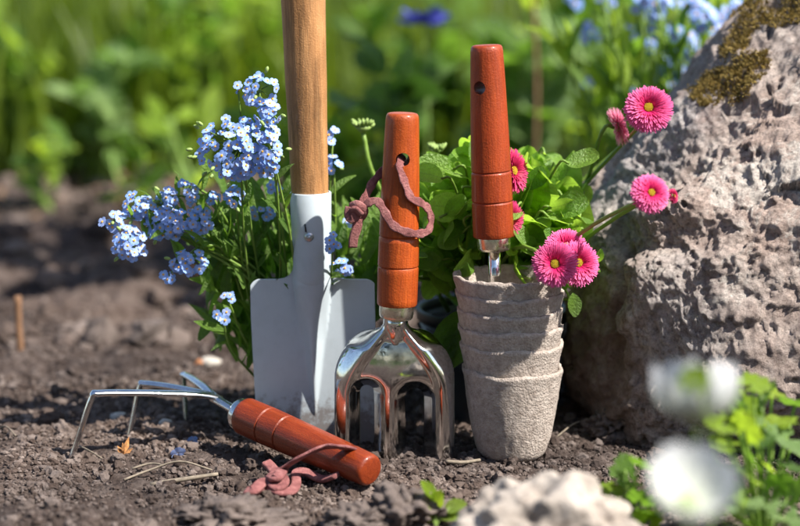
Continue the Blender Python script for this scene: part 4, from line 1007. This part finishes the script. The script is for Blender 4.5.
def low_plant(label, bx, by, pts, kinds, size):
    b = Vector((bx, by, gz(bx, by))); root = thing('lobed_leaf_plant', label, 'plant', b)
    for (x, y, Y) in pts:
        q = P(x, y, Y); stem(root, [b, b * 0.5 + q * 0.5 + Vector((0, 0, .008)), q], 0.0011); n_ = Vector((0.3, -0.35, 0.8)) + rv(0.3); d = q - b; d.z *= 0.3; d += rv(0.02)
        place('leaf', random.choice(kinds), root, q, d, n_, size * random.uniform(0.75, 1.2))
bq = P(765, 500, -0.16)
low_plant('low clump of bright scalloped leaves in the lower right corner', bq.x, bq.y, [(735, 402, -0.18), (752, 385, -0.17), (722, 425, -0.20), (745, 430, -0.2), (775, 425, -0.15), (790, 450, -0.14), (770, 470, -0.17), (748, 455, -0.2), (795, 495, -0.2), (765, 505, -0.22), (785, 520, -0.22), (740, 495, -0.2),
          (772, 395, -0.12), (758, 415, -0.15), (725, 445, -0.17), (805, 470, -0.15), (735, 515, -0.2), (760, 440, -0.18), (795, 405, -0.13), (742, 412, -.16), (730, 398, -.17), (762, 402, -.15), (785, 438, -.16), (778, 485, -.18), (750, 478, -.19), (800, 520, -.2), (728, 470, -.18), (772, 512, -.2), (790, 468, -.17), (742, 508, -.21), (718, 520, -.2), (755, 525, -0.2), (715, 500, -0.18)], [CR[0], CR[0], CR[1], CR[2]], 0.020)
bq = P(628, 510, -0.15)
low_plant('few bright leaves left of the lower white flower', bq.x, bq.y, [(625, 470, -0.16), (612, 492, -0.15), (640, 500, -0.17), (640, 465, -0.17), (600, 515, -0.15), (650, 520, -0.16), (662, 505, -0.14), (632, 486, -.15), (618, 478, -.14), (645, 512, -.16), (634, 520, -.17), (655, 482, -.14)], [CR[0], CR[1]], 0.015)
def wpetal():
    V = []; F = []; A = []
    for i in range(7):
        t = i / 6; w = 0.08 + 0.40 * math.sin(math.pi * (0.12 + 0.80 * t)) ** 0.8 * (0.55 + 0.45 * t) * (0.45 if i == 6 else 1)
        for s in (-1, -0.5, 0, 0.5, 1): V.append((t, s * w, 0.10 * s * s + 0.15 * t * t)); A.append(t)
    for i in range(6):
        for j in range(4): b = i * 5 + j; F.append((b, b + 1, b + 6, b + 5))
    return new_mesh('petal', V, F, WHITEP, attr=A)
WP = wpetal(); WPC = WP.copy()
for v_ in WPC.vertices: v_.co.y *= 1.3; v_.co.z += 0.75 * v_.co.x ** 2 - 0.25 * v_.co.x
def white_flower(label, px, py, Y, r, nrm, n_, lift, base):
    c = P(px, py, Y); b = Vector(base); b.z = gz(b.x, b.y); root = thing('white_flower', label, 'flower', b); nv = Vector(nrm).normalized(); u = nv.orthogonal().normalized(); w = nv.cross(u)
    for k in range(n_):
        a_ = 2 * math.pi * k / n_ + 0.3; d = u * math.cos(a_) + w * math.sin(a_); place('petal', WPC, root, c, d * math.cos(lift) + nv * math.sin(lift), nv * math.cos(lift) - d * math.sin(lift), r)
    mb = MB(); mb.lathe([(0, 0.1 * r), (0.05 * r, 0.16 * r), (0.14 * r, 0.12 * r), (0.17 * r, 0.03 * r)], c, c + nv, 12); part('flower_centre', mb, BUD, root)
    stem(root, [b, (b + c) / 2 + Vector((0.004, 0.004, 0)), c - nv * 0.004], 0.0013); return root
q = P(700, 560, -0.30)
white_flower('blurred white flower cupped sideways in front of the boulder foot', 695, 422, -0.38, 0.0230, (0.04, 0.42, 0.90), 6, 0.28, (q.x + 0.01, -0.28, 0))
white_flower('blurred white flower facing the camera, lower of the two', 686, 503, -0.46, 0.0182, (0.10, -0.55, 0.80), 7, 0.15, (q.x, -0.30, 0))
fl_ = [o for o in COL.objects if o.name.startswith('lobed_leaf_plant')][0]
free_leaf(699, 367, -0.405, (0.3, -0.2, 1), (0.2, -1, 0.3), 0.012, CR[0], fl_)
stem(fl_, [fl_.location.copy(), P(716, 450, -0.36), P(700, 384, -0.405)], 0.0008)

# ------------------------------------------------------------------ vegetation behind
rg = np.random.default_rng(21)
def blades(n, yr, hr, wr, xw, seed, clump=6.0, lean=0.25):
    rg = np.random.default_rng(seed); y = yr[0] + (yr[1] - yr[0]) * rg.random(n) ** 1.3; x = rg.uniform(-1, 1, n) * (0.22 * (y - CAM_Y) + xw)
    k = np.clip(0.42 + 1.8 * noise(np.stack([x, y, 0 * x], 1) * clump, seed), 0, 1); keep = rg.random(n) < k * 0.94 + 0.06
    k = k[keep]; x, y = x[keep], y[keep]; n = len(x); h = rg.uniform(*hr, n) * (0.55 + 0.45 * k); w = rg.uniform(*wr, n); az = rg.uniform(0, 6.28, n); ln = rg.normal(0, lean, (n, 2)); z0 = ground_h(x, y) - 0.004
    V = []; m_ = 5
    for i in range(m_):
        t = i / (m_ - 1); ww = w * (1 - t ** 2.2) * (0.7 + 0.3 * min(1, t * 3)) + 0.0003
        cx = x + ln[:, 0] * h * t ** 1.8; cy = y + ln[:, 1] * h * t ** 1.8; cz = z0 + h * (t - 0.18 * t * t * np.hypot(ln[:, 0], ln[:, 1]) / lean * 0.5)
        for s in (-1, 1): V.append(np.stack([cx + s * ww * np.cos(az), cy + s * ww * np.sin(az), cz], 1))
    V = np.stack(V, 1); F0 = np.array([[2 * i, 2 * i + 1, 2 * i + 3, 2 * i + 2] for i in range(m_ - 1)])
    return V.reshape(-1, 3), (F0[None] + (np.arange(n) * 10)[:, None, None]).reshape(-1, 4)
V, F = join([blades(9000, (1.75, 4.5), (0.14, 0.44), (0.0025, 0.007), 0.25, 5, 4.0), blades(2600, (1.35, 2.0), (0.12, 0.36), (0.003, 0.009), 0.2, 6, 5.0, 0.16)])
tag(link('grass', new_mesh('grass', V, F, GRASS)), kind='stuff')
lv, lf = [], []; rg = np.random.default_rng(8)
for _ in range(420):
    y = rg.uniform(1.0, 1.75); x = rg.uniform(-0.72, 0.1); c = Vector((x, y, gz(x, y) + 0.004)); az = rg.uniform(0, 6.28); d = Vector((math.cos(az), math.sin(az), rg.normal() * .35)).normalized(); n_ = (Vector((0, 0, 1)) + rv(.35)).normalized(); s_ = d.cross(n_) ; L = rg.uniform(.010, .030); b_ = len(lv)
    lv += [c, c + d * L * .4 + s_ * L * .28 + n_ * L * .1, c + d * L + n_ * L * .15, c + d * L * .4 - s_ * L * .28 + n_ * L * .1]; lf.append((b_, b_ + 1, b_ + 2, b_ + 3))
tag(link('leaf_litter', new_mesh('leaf_litter', np.array([v[:] for v in lv]), np.array(lf), plain('litter_brown', (0.17, 0.10, 0.055), 0.85, 0, 25, 0.5), sm=False)), kind='stuff')
def bush(label, px, Y, h, n, mats_, L, spread, z0=0.15, nst=6, name='leafy_plant', w=1.0, cat='plant'):
    x = P(px, 100, Y).x; b = Vector((x, Y, gz(x, Y))); root = thing(name, label, cat, b)
    tops = []
    for k in range(nst):
        t_ = b + Vector((random.gauss(0, spread), random.gauss(0, spread * 0.8), h * random.uniform(0.7, 1.05))); m_ = b * 0.5 + t_ * 0.5 + Vector((random.gauss(0, spread * .2), 0, h * 0.06)); stem(root, [b + Vector((random.gauss(0, .01), random.gauss(0, .01), 0)), m_, t_], 0.0028, 0.0012); tops.append((m_, t_))
    for k in range(n):
        m_, t_ = random.choice(tops); f = random.uniform(z0, 1.02); q = b.lerp(m_, f * 2) if f < .5 else m_.lerp(t_, f * 2 - 1)
        d = Vector((random.gauss(0, 1), random.gauss(0, 1), random.uniform(0.0, 1.3))).normalized(); l_ = L * random.uniform(0.6, 1.25)
        place('leaf', random.choice(OL[random.choice(mats_)]), root, q, d, Vector((0.3, -0.3, 0.8)) + rv(.35), (l_, l_ * w, l_))
    return root
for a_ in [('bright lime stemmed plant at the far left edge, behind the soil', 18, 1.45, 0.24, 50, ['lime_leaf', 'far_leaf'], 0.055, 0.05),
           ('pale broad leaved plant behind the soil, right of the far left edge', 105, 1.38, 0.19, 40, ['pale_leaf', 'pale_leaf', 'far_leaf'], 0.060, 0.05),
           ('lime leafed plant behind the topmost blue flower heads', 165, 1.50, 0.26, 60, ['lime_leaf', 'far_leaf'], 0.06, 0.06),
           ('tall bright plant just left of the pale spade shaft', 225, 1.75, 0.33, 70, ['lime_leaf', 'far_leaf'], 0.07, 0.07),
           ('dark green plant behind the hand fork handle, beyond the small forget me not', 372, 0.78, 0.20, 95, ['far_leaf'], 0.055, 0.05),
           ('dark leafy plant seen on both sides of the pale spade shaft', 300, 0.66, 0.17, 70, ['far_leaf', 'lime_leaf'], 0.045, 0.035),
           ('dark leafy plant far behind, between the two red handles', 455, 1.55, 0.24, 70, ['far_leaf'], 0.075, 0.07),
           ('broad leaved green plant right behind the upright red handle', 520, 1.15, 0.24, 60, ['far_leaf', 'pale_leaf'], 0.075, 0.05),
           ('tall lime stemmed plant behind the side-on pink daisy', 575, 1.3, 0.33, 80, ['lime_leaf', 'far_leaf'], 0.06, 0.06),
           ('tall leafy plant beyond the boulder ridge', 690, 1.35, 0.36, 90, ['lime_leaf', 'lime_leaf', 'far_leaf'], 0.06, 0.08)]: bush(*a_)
for (lb, px, Y, h, n) in [('low weed at the soil edge near the left border', 40, 1.12, 0.10, 16), ('low weed on the bare soil below the pale broad leaved plant', 130, 1.05, 0.08, 14), ('low weed on the soil behind the left blue flower cluster', 190, 1.15, 0.10, 18)]:
    bush(lb, px, Y, h, n, ['lime_leaf', 'far_leaf'], 0.045, 0.03, 0.1, 4, 'weed', 0.8)
x0 = Vector((0.86, 0.34, 0)); x0.z = gz(x0.x, x0.y); root = thing('shade_shrub', 'leafy shrub added unseen above the boulder for its shade', 'shade_shrub', x0)  # added out of view so its crown shades the far-left soil
tops = [Vector((random.uniform(0.16, 0.52), random.uniform(0.22, 0.62), random.uniform(0.78, 1.02))) for _ in range(9)]
for t_ in tops: stem(root, [x0, Vector((0.84, 0.38, 0.45)), Vector((0.70, 0.40, 0.78)), t_.lerp(Vector((0.70, 0.40, 0.78)), .4) + Vector((0, 0, .03)), t_], 0.007, 0.002, BARK, 7)
for k in range(260):
    t_ = random.choice(tops); q = t_.lerp(Vector((0.70, 0.40, 0.78)), random.random() ** 1.5 * .75) + rv(.035); place('leaf', random.choice(OL['far_leaf']), root, q, rv(), Vector((0, 0, 1)) + rv(.5), random.uniform(.06, .10))
# taller stems right of the tool: forget-me-nots behind the boulder
def tall_forget(label, px, Y, n, spread, top, heads):
    x = P(px, 200, Y).x; b = Vector((x, Y, gz(x, Y))); root = thing('forget_me_not_plant', label, 'flower', b)
    for k in range(n):
        t_ = P(px + random.gauss(0, spread), top + random.uniform(-30, 110), Y + random.gauss(0, .04)); m_ = b.lerp(t_, .5) + Vector((random.gauss(0, .01), 0, .015)); stem(root, [b + rv(.006), m_, t_], 0.0014, .0007, None, 5)
        for j in range(7):
            f = random.uniform(.25, 1); q = b.lerp(m_, f * 2) if f < .5 else m_.lerp(t_, f * 2 - 1); d = (t_ - b).normalized() + rv(.45); l_ = random.uniform(.025, .055); place('leaf', random.choice(FL + FLL * 4), root, q, d, Vector((.3, -.5, .7)) + rv(.4), (l_, l_ * .9, l_))
    for (hx, hy, m2, rr3) in heads:
        c = P(hx, hy, Y + random.gauss(0, .02)); stem(root, [b + rv(.006), b.lerp(c, .5) + Vector((random.gauss(0, .01), 0, .015)), c], 0.0013, .0007, None, 5)
        for _ in range(m2):
            d = rv().normalized(); d.y = -abs(d.y); q = c + d * rr3 * random.uniform(.5, 1); flower(root, q, (d + TOCAM * .6 + Vector((.1, 0, .3))).normalized(), .0046)
tall_forget('forget me nots behind the boulder, blue heads against its mossy ridge', 680, 0.42, 34, 36, 10, [(688, 45, 12, .012), (678, 92, 10, .011), (702, 15, 9, .012), (668, 58, 5, .007), (712, 32, 8, .010), (660, 28, 5, .008), (698, 66, 9, .011), (683, 70, 8, .010), (705, 45, 8, .010), (650, 45, 4, .007)] + [(random.uniform(640, 712), random.uniform(-5, 100), 7, .009) for _ in range(14)] + [(720, 12, 7, .009), (735, 8, 5, .008), (640, 2, 6, .009), (655, 12, 5, .008)])
tall_forget('forget me nots behind the round pink daisies, two low blue heads', 625, 0.50, 20, 36, 20, [(592, 33, 9, .011), (625, 32, 8, .011), (584, 85, 4, .007), (608, 2, 6, .010), (574, -2, 6, .01)])
# blue flower far behind
b = P(420, 200, 0.80); b.z = gz(b.x, b.y); root = thing('blue_flower', 'single deep blue flower blurred between the two red handles', 'flower', b)
c = P(424, 24, 0.80)
DBP = new_mesh('petal', [v.co[:] for v in WP.vertices], [tuple(p_.vertices) for p_ in WP.polygons], DBLUE, attr=[0.0] * len(WP.vertices))
for k in range(7):
    a_ = 2 * math.pi * k / 7; d = Vector((math.cos(a_), math.sin(a_) * 0.8, 0.15 + 0.25 * math.sin(a_ * 2))); place('petal', DBP, root, c, d, (0, -.4, .9), (0.028, 0.020, 0.028))
mb = MB(); mb.lathe([(0, .002), (.004, .005), (.009, .003)], c, c + Vector((0, -.2, 1)), 8); part('flower_centre', mb, BUD, root)
stem(root, [b, b.lerp(c, .5) + Vector((.006, 0, 0)), c], .0016)
# a brown reed right of the upright tool
b = P(533, 210, 0.9); b.z = gz(b.x, b.y); t_ = P(530, -60, 0.9); mb = MB(); mb.tube(spline([b, b.lerp(t_, .5) + Vector((.006, 0, 0)), t_], 6), 0.0021, 7)
tag(link('reed', mb.mesh('reed', BARK), None, b), 'thin brown stalk standing behind the upright red handle', 'stalk')
rg = np.random.default_rng(31); n_ = 9000; c = np.stack([rg.uniform(-6, 6, n_), -4.6 + rg.normal(0, .35, n_), rg.uniform(0, 1, n_) ** .8 * 2.3], 1); u = rg.normal(size=(n_, 3)); u /= np.linalg.norm(u, axis=1)[:, None]; w = np.cross(u, rg.normal(size=(n_, 3))); w /= np.linalg.norm(w, axis=1)[:, None]  # unseen leaves added behind the camera, for dark reflections in the chrome
Vh = np.stack([c - u * .09, c + w * .05, c + u * .09, c - w * .05], 1).reshape(-1, 3); Fh = np.arange(n_ * 4).reshape(-1, 4)
tag(link('added_hedge', new_mesh('added_hedge', Vh, Fh, plain('added_hedge_dark', (0.018, 0.030, 0.010), 0.6, 0, 3, 0.5))), kind='stuff')
